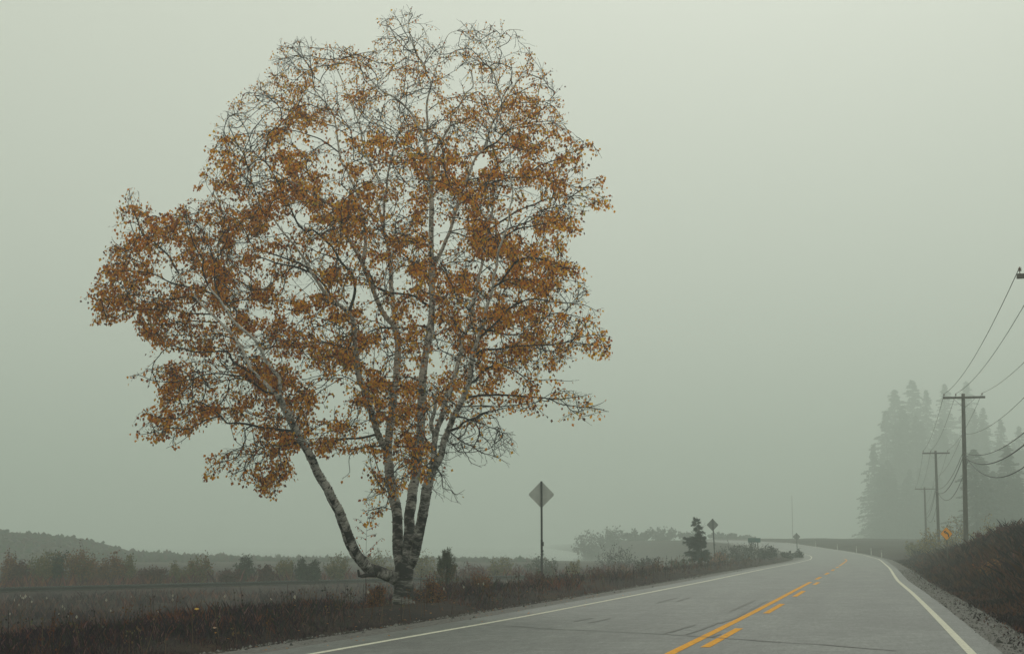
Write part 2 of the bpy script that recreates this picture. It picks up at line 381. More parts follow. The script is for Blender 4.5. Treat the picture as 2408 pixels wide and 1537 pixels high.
def on_strip(pts, wd, name, mat, z=.008):
    mb = MB(); P = [on_road(*p) for p in pts]; Q = []
    for (x0, y0), (x1, y1) in zip(P, P[1:]):
        k = max(2, int(math.hypot(x1-x0, y1-y0) / .25))
        Q += [(x0 + (x1-x0)*i/k, y0 + (y1-y0)*i/k) for i in range(k)]
    Q.append(P[-1]); prev = None; m_ = len(Q)
    for i, (x, y) in enumerate(Q):
        a, c = Q[max(0, i-1)], Q[min(m_-1, i+1)]; d = Vector((c[0]-a[0], c[1]-a[1])).normalized(); nn = Vector((-d.y, d.x))
        j = rnd.uniform(-.015, .015) if name == 'crack' else 0
        h = wd * .5 * (rnd.uniform(.6, 1.2)) * (1 if name == 'crack' else min(1, 4*i/m_+.2, 4*(m_-1-i)/m_+.2))
        cur = (Vector((x + j, y + j, z)) + Vector((nn.x, nn.y, 0))*h, Vector((x + j, y + j, z)) - Vector((nn.x, nn.y, 0))*h)
        if prev: mb.poly([prev[0], prev[1], cur[1], cur[0]])
        prev = cur
    part(mb, name, mat)
on_strip([(1180,1470),(1308,1478.7),(1430,1484),(1557,1490),(1640,1496),(1732.6,1502),(1840,1510),(1938,1515),(2037,1524),(2110,1530)], .07, 'crack', M['crack'])
Z3 = lambda x, y: ((2100 + x/2.007)/1.701, (1850 + y/2.007)/1.701)
for pts in ([(1120,1370),(1240,1335),(1370,1298)], [(1290,1380),(1420,1335),(1560,1280)], [(1560,1290),(1700,1240),(1790,1190)], [(1800,1185),(1880,1140),(1950,1105)],
            [(1640,1195),(1740,1150),(1850,1100)], [(1050,1128),(1120,1108),(1230,1080)], [(1220,1112),(1270,1095),(1325,1082)], [(390,1275),(470,1258),(560,1242)], [(510,1285),(600,1267),(690,1245)],
            [(1490,1400),(1530,1385),(1575,1370)]):
    on_strip([Z3(*p) for p in pts], .085, 'skid_mark', M['mark'], .0065)
for name, mb in (('road_shoulder', None),):
    mb = strip(lambda y: fL(y)-1.65, lambda y: fL(y)-.75, -.05, -.006, -8, 300, cols=2); strip(lambda y: fL(y)-2.35, lambda y: fL(y)-1.65, -.36, -.05, -8, 300, mb=mb)
    strip(lambda y: fR(y)+.42, lambda y: fR(y)+1.15, -.006, -.05, -8, 300, mb=mb, cols=2); strip(lambda y: fR(y)+1.15, lambda y: fR(y)+1.7, -.05, -.3, -8, 300, mb=mb)
    tag(mb.build('road_shoulder', M['gravel']), kind='structure')
def stones():
    mb = MB()
    for i in range(11000):
        Y = 14 + 75 * rnd.random() ** 1.8
        side = rnd.random() < .6
        X = fL(Y) - rnd.uniform(.7, 1.95) if side else fR(Y) + rnd.uniform(.40, 1.15)
        s = rnd.uniform(.008, .03) * (1 + (rnd.random() < .04) * 1.2); g = rnd.uniform(.03, .22); c = (g, g*.98, g*.95)
        z = -.012 - .05 * min(1, (abs(X - (fL(Y) if side else fR(Y)))-.4))
        p = [Vector((X + s*math.cos(a)*rnd.uniform(.7,1.3), Y + s*math.sin(a)*rnd.uniform(.7,1.3), z)) for a in (0, 1.6, 3.1, 4.7)]
        q = Vector((X, Y, z + s * rnd.uniform(.6, 1.3)))
        for k in range(4): mb.poly([p[k], p[(k+1) % 4], q], c)
    tag(mb.build('gravel', M['stone']), 'loose grey gravel along the edges of the asphalt', 'gravel', kind='stuff')
stones()

# ------------------------------------------------------------------ railway
def railway():
    o = empty('railway_track', (RA.x, RA.y, -1.0), 'straight rusty railway track on low ballast behind the birch', 'railway')
    d3 = Vector((rdir.x, rdir.y, 0)); n3 = Vector((rnor.x, rnor.y, 0)); base = Vector((RA.x, RA.y, 0))
    zt = -1.0; t0, t1 = -45, 95
    for sgn in (-1, 1):
        mb = MB(); mt = MB(); c = base + n3 * sgn * .72
        a, b_ = c + d3 * t0, c + d3 * t1
        prof = [(-.065, 0), (-.065, .02), (-.012, .04), (-.012, .12), (-.035, .14), (-.035, .172), (.035, .172), (.035, .14), (.012, .12), (.012, .04), (.065, .02), (.065, 0)]
        for k in range(len(prof)):
            p, q = prof[k], prof[(k+1) % len(prof)]
            f = [a + n3*p[0] + Vector((0,0,zt+.03+p[1])), b_ + n3*p[0] + Vector((0,0,zt+.03+p[1])), b_ + n3*q[0] + Vector((0,0,zt+.03+q[1])), a + n3*q[0] + Vector((0,0,zt+.03+q[1]))]
            (mt if k == 5 else mb).poly(f)
        r_ = mb.build('rail', M['rail'], o); mt.build('rail_head', M['railtop'], r_)
    mb = MB(); k = t0; rot = __import__('mathutils').Matrix.Rotation(math.atan2(rdir.y, rdir.x), 3, 'Z')
    while k < t1:
        mb.box(base + d3*k + Vector((0,0,zt - .03)), (.22, 2.5, .13), rot); k += .6
    tie = mb.build('sleepers', M['tie'], o); tie['kind'] = 'stuff'
    mb = MB()
    sec = [(-2.9, -.42), (-1.5, -.015), (1.5, -.015), (2.9, -.42)]
    for (p, q) in zip(sec, sec[1:]):
        mb.poly([base + d3*t0 + n3*p[0] + Vector((0,0,zt+p[1])), base + d3*t0 + n3*q[0] + Vector((0,0,zt+q[1])), base + d3*t1 + n3*q[0] + Vector((0,0,zt+q[1])), base + d3*t1 + n3*p[0] + Vector((0,0,zt+p[1]))][::-1])
    mb.build('ballast', plain('ballast', (.06,.06,.07), (.22,.22,.24), 5, .95, bump=1, detail=10), o)
railway()
# ------------------------------------------------------------------ the big multi-stemmed birch
TY = 38.0                                        # distance of the trunk
REG = {0:(700,300,1.537), 1:(300,700,2.408), 2:(300,1300,2.196), 3:(1300,1400,2.561), 4:(1200,800,2.561),
       5:(1700,500,2.561), 6:(1800,1000,2.196), 7:(1300,0,2.196), 8:(1300,1950,2.795)}
def T(r, *pts):          # points read off an enlargement -> picture px (2408 wide)
    ox, oy, k = REG[r]; return [((ox + p[0]/k)/1.7010, (oy + p[1]/k)/1.7010) for p in pts]
def W(r, *ws): return [w_/REG[r][2]/1.7010 for w_ in ws]
STEMS = [   # (points, start width px, end width px, drift in depth m, taper power)
 (T(8,(872,1420),(876,1310),(878,1200),(880,1050),(885,900),(890,840)), 46, 44, 0.0),                                   # trunk
 (T(8,(840,1060),(780,1010),(700,975),(600,935),(500,905),(420,830),(350,740),(300,650),(260,550),(205,400),(150,250),(70,110),(20,0))
  + T(2,(2143,1320),(2090,1200),(2040,1100),(1980,1000),(1930,900),(1870,780),(1820,690),(1780,600)), 30, 16, -1.6),  # leaner
 (T(2,(1790,620),(1800,480),(1735,390),(1670,300),(1630,200),(1570,120),(1500,60),(1430,0)) + T(1,(1480,1340),(1430,1260),(1390,1190),(1330,1130),(1280,1060)), 10, 4.4, -.7),
 (T(2,(1790,620),(1700,540),(1600,440),(1540,370),(1500,280),(1450,180),(1390,90),(1320,20)) + T(1,(1350,1370),(1250,1280),(1180,1200),(1120,1120),(1060,1060),(1000,950)), 10, 4.4, .6),
 (T(8,(860,960),(830,800),(815,650),(812,450),(800,250),(770,100),(755,0)) + T(3,(670,1350),(650,1150),(640,1000)), 27, 21, 1.0),   # left upright stem
 (T(3,(640,1050),(560,900),(515,780),(470,630),(430,500),(400,400),(350,300),(325,150),(315,0)) + T(4,(560,1430),(548,1250),(450,1110),(400,1070),(310,1020),(240,930),(180,840)) , 17, 8, -1.5),
 (T(4,(190,850),(120,750),(90,690),(50,620),(0,540)) + T(1,(2110,670),(2030,580),(1920,440),(1850,340),(1700,220),(1600,180)), 7, 2.0, -.6),
 (T(3,(640,1050),(655,850),(685,650),(705,470),(725,330),(735,200),(745,50)) + T(4,(1000,1450),(965,1290)), 20, 14, 1.3),
 (T(4,(965,1290),(900,1220),(860,1170),(800,1050),(740,900),(700,800),(650,680),(600,570),(540,470),(480,370),(430,270),(380,170),(310,50)) + T(0,(740,670),(650,620),(560,540),(470,470),(380,440)), 13, 2.5, -1.5),
 (T(4,(965,1290),(962,1180),(955,1050),(935,900),(930,750),(920,600),(900,480),(860,320),(840,200),(810,100),(790,0)) + T(0,(1290,750),(1250,640),(1190,520),(1150,400),(1130,300)) + T(7,(100,600),(40,620),(15,540)), 12, 2, 1.5),
 (T(4,(650,690),(650,600),(670,480),(665,300),(645,180),(625,80),(610,0)) + T(0,(1060,590),(1020,520),(1000,400),(990,320),(960,220),(900,140),(830,60),(770,0)), 9, 2, .8),
 (T(4,(860,250),(862,100),(865,0)) + T(0,(1300,750),(1305,640),(1320,560),(1350,430),(1400,300)) + T(7,(640,1050),(690,960)), 7, 2.4, -1),
 (T(8,(900,900),(925,750),(930,650),(945,450),(945,300),(975,100),(985,0)) + T(3,(930,1300),(950,1100),(975,900),(985,700),(992,500),(1000,300),(1020,100)) + T(4,(1320,1400),(1345,1200),(1355,1000),(1355,800),(1355,650),(1345,500),(1345,300),(1350,0)) + T(5,(70,900),(65,700),(60,600),(40,400),(15,250)) + T(7,(870,1230),(830,1130),(770,1010),(700,930),(600,850),(500,800),(400,700),(300,600),(150,460)), 27, 1.8, .8),  # middle stem
 (T(5,(66,700),(75,600),(75,450),(85,350),(110,250),(170,150),(250,30)) + T(7,(1050,1160),(1100,1100),(1110,1020),(1170,950),(1230,830),(1300,760),(1290,620),(1350,500)), 8, 1.6, -1.4),
 (T(7,(890,1350),(880,1240),(900,1100),(895,900),(930,740),(890,650),(850,550),(800,470),(750,330),(735,180),(760,80)), 7, 1.4, -.8),
 (T(7,(930,740),(960,650),(1000,520),(1040,400),(1090,300),(1160,270)), 3.5, 1.2, .5),
 (T(8,(900,900),(960,850),(1010,700),(1045,550),(1065,430),(1090,300),(1120,150),(1135,0)) + T(3,(1030,1500),(1060,1350),(1100,1230)), 24, 23, -.8),    # right stem
 (T(3,(1100,1240),(1110,1100),(1120,950),(1150,800),(1200,680),(1230,520),(1280,400),(1330,250),(1370,100),(1400,0)) + T(6,(90,800),(140,720),(180,640),(200,500),(220,400),(250,240),(280,130),(300,0)) + T(5,(610,1250),(640,1150),(660,1000),(690,880),(705,780),(700,650),(690,500),(740,350),(790,250)), 15, 2, 1.8),
 (T(3,(1100,1240),(1190,1080),(1210,950),(1250,850),(1310,700),(1380,570),(1430,450),(1480,300),(1500,150),(1520,0)) + T(6,(190,1000),(210,900),(250,760),(290,650),(320,500),(370,350),(380,230),(410,150),(430,0)) + T(5,(850,1020),(870,850),(900,700),(870,500),(880,350)), 17, 2, -1.6),
 (T(4,(1360,720),(1390,620),(1440,540),(1490,420),(1530,330),(1570,200),(1600,80)) + T(5,(310,900),(350,800),(390,650),(440,530),(490,400),(540,310),(610,250)) + T(7,(1420,1260),(1440,1150),(1490,1050),(1550,930),(1540,850),(1500,700),(1470,600),(1460,530),(1420,430),(1340,330),(1280,280),(1220,220)), 9.5, 1.2, -1),
 (T(7,(1550,930),(1600,850),(1680,730),(1740,620),(1800,500)), 3.6, 1.3, -1), (T(7,(1480,620),(1520,550),(1500,440),(1530,350),(1600,270),(1700,260)), 2.8, 1.1, .7),
 (T(3,(1120,890),(1085,750),(1120,640),(1130,540),(1105,450)), 11, 7, -.5),
]
BR = [   # dark limbs and branches
 (T(1,(1280,1060),(1230,930),(1240,820),(1190,740),(1150,660),(1120,560),(1080,450),(1070,350)), 5.4, 1.5, -.5), (T(1,(1000,950),(950,870),(910,780),(830,710),(750,640),(650,560),(600,430),(560,300),(520,160)), 5.4, 1.3, .5),
 (T(4,(560,1100),(560,960),(550,800),(480,700),(400,610),(330,480),(250,400),(130,310),(0,270)) + T(0,(560,540),(450,570)), 8, 2.2, -1.5),
 (T(4,(390,620),(270,560),(170,520),(100,480),(0,460)), 3.5, 1.5, -.6), (T(4,(500,330),(490,250),(470,180),(420,80),(330,50),(200,0)), 4, 1.5, -1),
 (T(4,(350,1000),(270,900),(180,800),(100,740),(0,700)) + T(1,(2100,880),(1950,850),(1800,800),(1600,790),(1450,660)), 6.5, 1.6, -.8),
 (T(1,(2280,930),(2200,870),(2100,830),(1950,780),(1800,730),(1690,650),(1620,500),(1560,430),(1440,350),(1320,280)), 5, 1.3, .8),
 (T(1,(1700,640),(1560,650),(1440,660),(1300,600)), 2.5, 1.2, .5), (T(1,(1600,470),(1480,430),(1330,380),(1220,350)), 2.3, 1.1, -.5),
 (T(1,(2180,640),(2050,560),(1920,590),(1780,600),(1700,590)), 2.6, 1.2, .6),
 (T(2,(1900,955),(1750,910),(1560,880),(1400,855),(1330,855),(1280,800),(1200,730),(1120,680),(1000,640)), 7.5, 1.6, -1.6),
 (T(2,(1280,800),(1150,830),(1050,890),(950,910),(850,900),(750,920),(650,950),(560,960)), 3.6, 1.3, -.8),
 (T(2,(1040,890),(1000,960),(970,990),(900,1040),(800,1080)), 2, 1, -.3), (T(2,(1200,730),(1050,770),(950,800),(850,820),(700,800)), 2.6, 1.1, .6),
 (T(2,(1200,700),(1100,680),(960,690),(850,660),(760,650)), 2.4, 1.1, .6),
 (T(2,(1560,890),(1490,920),(1500,990),(1480,1060),(1440,1140),(1350,1190),(1200,1230),(1170,1300)), 4, 1.2, -.7),
 (T(2,(1980,1020),(1900,1040),(1820,1060),(1790,1110),(1810,1200),(1790,1290),(1800,1340),(1700,1400)), 3.4, 1.1, -.9),
 (T(2,(1820,1060),(1700,1060),(1600,1100),(1550,1180),(1500,1280)), 2.6, 1, .5),
 (T(2,(1760,610),(1680,590),(1620,550),(1550,500),(1460,470),(1380,480),(1300,490),(1200,530)), 6, 1.5, .9),
 (T(2,(1560,500),(1500,460),(1400,440),(1280,420),(1150,440),(1000,480),(850,500),(700,490),(560,440),(480,450)), 4.5, 1.3, -.8),
 (T(2,(1600,440),(1480,380),(1400,340),(1370,290),(1340,230),(1180,240),(1030,230),(900,190),(720,160)), 6, 1.3, -.9),
 (T(2,(1340,225),(1200,190),(1050,215),(920,200),(800,150)), 3, 1.1, .5), (T(2,(1420,120),(1250,80),(1100,100),(950,80),(800,100),(650,60)), 3.2, 1.2, -.7),
 (T(1,(1180,1200),(1080,1170),(880,1200),(720,1170),(550,1150),(430,1150)), 3.6, 1.3, -.7), (T(1,(1300,1360),(1100,1330),(900,1290),(750,1290),(550,1310),(430,1350),(250,1380)), 3.8, 1.2, .8),
 (T(1,(1050,1070),(910,1030),(750,950),(600,930),(450,920),(280,950)), 3.8, 1.2, -.8), (T(1,(1350,1440),(1200,1410),(1100,1400),(900,1430),(700,1440)), 3.2, 1.2, .6),
 (T(1,(900,1270),(800,1240),(700,1220),(560,1230),(400,1270)), 2.6, 1.1, .5), (T(1,(1430,1240),(1520,1220),(1620,1200),(1750,1210),(1850,1230),(2000,1150)), 3.4, 1.1, .8),
 (T(1,(1560,1400),(1550,1310),(1480,1260)), 4.6, 2, .4), (T(1,(1400,1200),(1340,1000),(1340,850),(1290,700),(1200,480)), 5, 1.3, 1.3), (T(1,(1350,1160),(1200,1100),(1050,1070),(940,1050),(850,990)), 4.4, 1.3, .9),
 (T(3,(500,880),(400,890),(280,900),(150,920),(0,950)) + T(2,(2180,1040),(2060,1050)), 6, 3, -1.0), (T(3,(920,1030),(860,1000),(780,985),(690,980)), 5.5, 4, -.5),
 (T(3,(560,990),(480,985),(350,1000),(250,1015),(170,1015),(60,980)), 4.5, 1.3, -1.2), (T(3,(320,1020),(250,1090),(250,1180),(255,1250),(200,1300)), 2.3, 1, -.3),
 (T(3,(480,990),(450,930),(500,900)), 2.6, 1.5, .2), (T(3,(740,1370),(650,1440),(560,1470),(450,1500)) , 2.6, 1, -.6), (T(8,(745,265),(700,230),(640,210),(560,240)), 2.6, 1, -.5),
 (T(3,(400,400),(330,340),(250,290),(140,260)), 3.6, 1.5, -.6), (T(3,(750,320),(660,330),(620,380),(520,320),(420,290)), 2.6, 1, .5),
 (T(4,(800,900),(730,800),(690,740)), 7.5, 6, .2), (T(4,(960,1010),(880,940),(800,900)), 8, 7, .1),
 (T(4,(1340,1100),(1250,1040),(1160,980),(1050,960),(950,960),(860,970),(780,1020),(690,1060)), 6.5, 2.4, -1.4), (T(4,(985,1100),(1030,1050),(1110,990)), 5, 4, -.3),
 (T(4,(1310,800),(1200,690),(1120,600),(1000,500),(920,410),(800,240),(700,60),(680,0)), 6.5, 1.8, 1.2), (T(4,(1250,480),(1200,430),(1100,370),(1000,340),(880,310)), 5, 2, -1), (T(4,(900,630),(850,580),(760,520),(690,490),(600,510)), 4.5, 1.5, -.8),
 (T(4,(970,1300),(860,1310),(780,1320),(700,1350),(600,1390)), 5, 1.5, -.8), (T(4,(560,1530),(660,1480),(780,1440),(900,1400)), 5, 2, .6), (T(4,(1340,1300),(1200,1290),(1100,1300),(1000,1310)), 5, 2, .8),
 (T(4,(500,1530),(380,1490),(250,1450),(100,1410),(0,1420)), 4.2, 1.5, -.8), (T(4,(540,1370),(440,1400),(300,1460)), 3, 1.3, .6),
 (T(4,(1570,900),(1520,800),(1480,700),(1440,640)), 5, 4, .5), (T(4,(1530,790),(1620,770),(1760,760)), 3, 1.2, .5), (T(4,(1390,740),(1460,670),(1560,640),(1660,680)), 3.4, 1.2, -.6),
 (T(4,(1540,340),(1640,350),(1760,390),(1850,430)), 3.6, 1.4, .6), (T(4,(1430,580),(1520,550),(1620,490)), 3, 1.3, .5),
 (T(6,(160,1310),(250,1280),(450,1270),(650,1285),(860,1300),(1000,1360),(1200,1375),(1340,1340)), 6.2, 1.3, -1.3), (T(6,(860,1300),(980,1310),(1100,1290),(1230,1260)), 3, 1.1, .5), (T(6,(1200,1375),(1290,1390),(1400,1420)), 2.2, 1, -.3),
 (T(6,(120,1390),(250,1370),(400,1370),(550,1360),(715,1355),(800,1420)), 3.5, 1.1, .9), (T(6,(70,1480),(120,1470),(200,1490),(270,1430),(400,1400),(500,1380)), 5, 1.4, -.8),
 (T(3,(1320,830),(1370,790),(1420,740),(1500,710),(1580,690),(1620,650),(1730,620)), 7, 2.2, -1), (T(3,(1310,880),(1400,930),(1500,980),(1600,1050),(1750,1090),(1850,1140)), 3.8, 1, -1), (T(3,(1400,940),(1420,1030),(1470,1090),(1500,1150),(1600,1200)), 2.8, 1, .4),
 (T(3,(1160,1200),(1200,1300),(1210,1410),(1290,1430),(1330,1480),(1400,1450)), 3.2, 1, -.6), (T(3,(1640,660),(1750,700),(1800,800),(1840,900),(1900,960)), 2.4, 1, -.5), (T(3,(1240,1060),(1330,1040)), 2.5, 1, .3),
 (T(6,(185,1175),(220,1150),(260,1100),(330,1030),(450,1010),(550,1050),(650,1120),(720,1170)), 6.5, 1.6, -1), (T(6,(450,1010),(560,960),(640,1000),(760,1050)), 2.4, 1, .5), (T(6,(650,1200),(780,1140),(900,1140),(1050,1150)), 2.4, 1, -.4),
 (T(6,(215,950),(260,890),(320,870),(440,870),(600,845),(750,830),(900,830),(1050,810),(1200,820),(1340,840),(1400,900)), 6.2, 1.3, -1.4), (T(6,(1000,815),(1150,760),(1270,740),(1380,760)), 2.8, 1.1, .5), (T(6,(600,845),(750,860),(900,890),(1020,940)), 2.8, 1, .6),
 (T(6,(280,780),(350,690),(430,610),(520,510),(640,450),(750,430),(900,450),(1050,470),(1180,480),(1290,540)), 5.5, 1.2, -1.2), (T(6,(120,665),(230,685),(370,710),(500,740),(650,740),(780,760)), 6, 2, .9), (T(6,(800,640),(850,580),(950,545),(1080,580)), 3, 1.1, .6), (T(6,(640,700),(720,680),(800,640)), 3, 2.6, .3),
 (T(6,(380,330),(440,290),(490,220),(590,100),(700,75),(830,90),(950,150),(1100,160)), 5.8, 1.3, -1.2), (T(6,(440,290),(550,250),(700,280),(850,340),(1000,350),(1100,400)), 4.4, 1.2, .9), (T(6,(900,310),(1000,260),(1140,280)), 2.4, 1, -.4), (T(6,(255,220),(310,170),(370,130),(480,80)), 3.4, 1.3, .7),
 (T(5,(390,730),(500,680),(600,640),(720,580),(850,540),(950,540),(1100,540),(1250,560),(1400,600)), 6, 1.4, -1.2), (T(5,(640,630),(720,615),(850,630),(950,645),(1100,620)), 3.4, 1.2, .6), (T(5,(460,570),(560,540),(640,500),(720,400)), 3.4, 1.3, .7),
 (T(5,(640,1190),(720,1140),(800,1100),(900,1050),(1100,970),(1150,900),(1300,850),(1480,870)), 4.8, 1.2, -1), (T(5,(670,1080),(780,990),(900,900),(1000,850),(1150,800),(1300,750),(1450,740),(1600,720),(1750,780),(1900,840)), 5.2, 1.2, 1.2), (T(5,(830,1160),(900,1090),(1000,1050),(1200,1010),(1290,1000),(1450,960)), 4.4, 1.2, -.7), (T(5,(1500,735),(1620,650),(1730,580),(1800,620)), 2.4, 1.1, .5),
 (T(5,(580,270),(650,220),(720,190),(830,80),(950,30),(1150,0)) + T(7,(2050,1080)), 4.4, 1.2, -.9), (T(5,(560,300),(700,260),(850,230),(1000,250),(1150,200)), 3.4, 1.1, .8), (T(5,(1000,520),(1120,450),(1250,390),(1450,310),(1600,250),(1700,190),(1790,300)), 3.6, 1.1, .9), (T(5,(1600,255),(1620,170),(1540,110)), 1.8, 1, .2),
 (T(5,(75,740),(110,680),(180,640),(280,610),(380,600)), 4, 2, .8), (T(5,(60,760),(20,720),(0,650)), 3.4, 1.6, -.5), (T(5,(250,1090),(350,1070),(450,1080),(560,1140)), 3, 1.2, .5), (T(5,(860,900),(880,1020),(900,1060)), 3, 2, -.4),
 (T(5,(850,1470),(940,1390),(1050,1360),(1200,1380),(1350,1420),(1500,1470)), 4.4, 1.3, -.8),
 (T(7,(1240,1330),(1160,1390),(1050,1440)), 3, 1.2, .5), (T(7,(900,1420),(850,1370),(740,1290),(640,1260),(560,1230)), 4, 1.3, -.8), (T(7,(1100,1110),(1180,1080),(1250,1040),(1350,1020)), 3.2, 1.2, .7), (T(7,(950,960),(1020,890),(1120,860),(1230,850)), 2.6, 1.1, -.4),
 (T(7,(850,550),(720,520),(680,460),(560,430),(460,450)), 2.4, 1, -.5), (T(7,(800,470),(700,420),(620,330),(560,230)), 2.2, 1, .5), (T(7,(890,650),(800,620),(700,600)), 2, 1, .4), (T(7,(930,740),(1020,690),(1100,640),(1160,610)), 2, 1, .4), (T(7,(890,560),(960,450),(1010,380)), 1.8, 1, .3),
 (T(0,(860,720),(850,650),(820,600),(790,500),(700,420),(560,350)), 4.5, 1.2, .9), (T(0,(1010,480),(900,400),(760,350),(640,330),(480,300)), 3.6, 1.1, -.9), (T(0,(940,790),(860,770),(740,740),(650,740),(500,780)), 3.6, 1.2, .8), (T(0,(990,320),(880,290),(750,260),(620,230),(470,200)), 2.8, 1, -.7), (T(0,(820,690),(700,660),(560,660),(430,700)), 3.4, 1.2, -.6),
 (T(0,(960,220),(1000,150),(980,60)), 2.4, 1, .5), (T(0,(900,140),(800,100),(700,90),(600,60)), 2.2, 1, -.5), (T(7,(470,760),(440,650),(300,530),(180,470),(100,380)), 2.6, 1, .8), (T(7,(300,600),(200,560),(110,570)), 1.8, 1, .4),
 (T(7,(60,620),(120,500),(200,430)), 1.8, 1, -.4), (T(7,(1440,1150),(1330,1050),(1240,960)), 2.6, 1.1, .7), (T(7,(1600,850),(1720,800),(1830,760),(1950,730)), 2.6, 1, -.7), (T(7,(1540,1180),(1640,1120),(1750,1090),(1900,1070),(2000,1060),(2130,1090)), 3, 1, .8), (T(7,(1560,940),(1660,900),(1800,900),(1980,880)), 2.6, 1, .8),
]
def catmull(P, step):
    out_ = []; n = len(P)
    for i in range(n - 1):
        p0, p1, p2, p3 = P[max(0, i-1)], P[i], P[i+1], P[min(n-1, i+2)]
        k = max(1, int(round((p2 - p1).length / step)))
        for j in range(k):
            t = j / k
            out_.append(.5*((2*p1) + (p2-p0)*t + (2*p0-5*p1+4*p2-p3)*t*t + (3*p1-p0-3*p2+p3)*t**3))
    out_.append(P[-1]); return out_
NP, NR, NPAR, NKIND = [], [], [], []       # skeleton nodes: place, radius, parent, kind (0 stem, 1 branch, 2 grown twig)
PXM = TY * 1.0 / FPX                        # metres per px at the tree
def pxm(Y): return Y / FPX
def add_poly(pts, w0, w1, drift, kind, first=False):
    if first: sY, par = TY, -1
    else:
        q = pts[0]; arr = np.array(NPX); d = np.hypot(arr[:, 0] - q[0], arr[:, 1] - q[1])
        if kind == 1: d = d + np.array([30.0 if r < pxm(TY)*w0*.35 else 0 for r in NR])
        par = int(np.argmin(d)); sY = NP[par].y
    cum = [0]
    for a, b in zip(pts, pts[1:]): cum.append(cum[-1] + math.hypot(a[0]-b[0], a[1]-b[1]))
    tot = cum[-1]; P = []
    for c, p in zip(cum, pts):
        f = c / tot; P.append(at(p[0], p[1], sY + drift * (f ** 1.1) * min(1.6, .35 + tot / 420.0)))
    if not first: P[0] = P[0] * .3 + NP[par] * .7 if (P[0]-NP[par]).length < .35 else P[0]
    C = catmull(P, .07 if kind == 0 else .10)
    n = len(C); wob = rnd.uniform(0, 99); amp = .012 if kind == 0 else .03
    rad = []
    for i in range(n):
        f = i / (n-1); w_ = w0 + (w1 - w0) * f ** .9
        rad.append(w_ * .5 * C[i].y / FPX)
        if 0 < i: C[i] = C[i] + Vector((noise.noise((i*.22, wob, 0)), noise.noise((i*.22, wob, 5)), noise.noise((i*.22, wob, 9)))) * amp * (1 if i > 3 else .3)
    b0 = len(NP)
    for i in range(n):
        NP.append(C[i]); NR.append(rad[i]); NPAR.append(par if i == 0 else b0 + i - 1); NKIND.append(kind); NPX.append(proj(C[i]))
    return C, rad
NPX = []
stem_geo = [add_poly(p, a, b_, d, 0, i == 0) for i, (p, a, b_, d) in enumerate(STEMS)]
br_geo = [add_poly(p, a, b_, d, 1) for p, a, b_, d in BR]
n_traced = len(NP)

# crown outline in picture px; the attractors fill a rounded volume behind and in front of the stems
OUT = [(480,1085),(560,1010),(500,975),(400,1048),(320,1010),(325,965),(400,930),(305,885),(330,865),(400,850),(480,842),(350,800),(300,745),(225,755),(215,680),(250,620),(262,540),(275,490),(290,450),(345,438),(375,475),(440,470),(468,430),(475,370),(495,320),(518,265),(570,225),(625,165),(655,102),(720,85),(800,115),(880,95),(898,35),(985,10),(1012,60),(1075,70),(1100,50),(1205,58),(1240,105),(1290,155),(1318,220),(1330,300),(1335,325),(1400,335),(1408,372),(1345,375),(1410,420),(1432,485),(1375,500),(1380,520),(1340,560),(1375,640),(1385,690),(1410,760),(1438,835),(1370,830),(1320,850),(1270,880),(1300,900),(1390,930),(1425,965),(1370,990),(1250,965),(1180,975),(1160,1000),(1205,1010),(1215,1060),(1160,1080),(1100,1095),(1065,1060),(1045,1100),(1085,1185),(1025,1165),(1000,1120),(960,1120),(905,1200),(870,1230),(850,1190),(880,1120),(850,1080),(760,1062),(705,1045),(700,1090),(640,1165),(590,1140),(500,1112)]
def inside(x, y, P=OUT):
    c = False; j = len(P) - 1
    for i in range(len(P)):
        xi, yi = P[i]; xj, yj = P[j]
        if (yi > y) != (yj > y) and x < (xj-xi)*(y-yi)/(yj-yi) + xi: c = not c
        j = i
    return c
GAPS = [(690,668,75,42,.03),(610,650,50,30,.3),(795,925,58,75,.12),(905,1015,45,28,.5),(960,430,28,50,.35),(1050,200,28,60,.45),(700,560,60,35,.55),(1010,540,22,60,.5),(1080,545,25,40,.55),(560,800,60,20,.5),
        (1330,600,60,25,.5),(1200,900,60,22,.45),(1240,470,90,28,.45),(500,935,90,18,.35),(930,760,20,60,.7),(640,1080,30,20,.7),(1060,130,30,60,.2),(880,830,30,40,.6),(740,1000,20,40,.6),(450,470,40,20,.2),(840,560,24,40,.5),(950,650,16,60,.6)]
def gapf(x, y):
    g = 1.0
    for cx, cy, rx, ry, v in GAPS:
        d = ((x-cx)/rx)**2 + ((y-cy)/ry)**2
        if d < 1: g = min(g, v + (1 - v) * d**2)
    return g
def leafy(x, y):
    v = sstep(40, 330, y) * .85 + .15
    if x < 640 and y < 430: v *= .55
    if x > 1010 and y > 940: v *= .02 if y > 1000 else .30
    if x > 1330: v *= .65
    if 760 < x < 1100 and y > 1060: v *= .5
    v *= .20 + 1.7 * sstep(-.28, .34, .8 * noise.noise((x*.015, y*.022, 1.7)) + .45 * noise.noise((x*.04, y*.06, 5.1)))
    return v * (.3 + .7 * gapf(x, y))
ATT = []
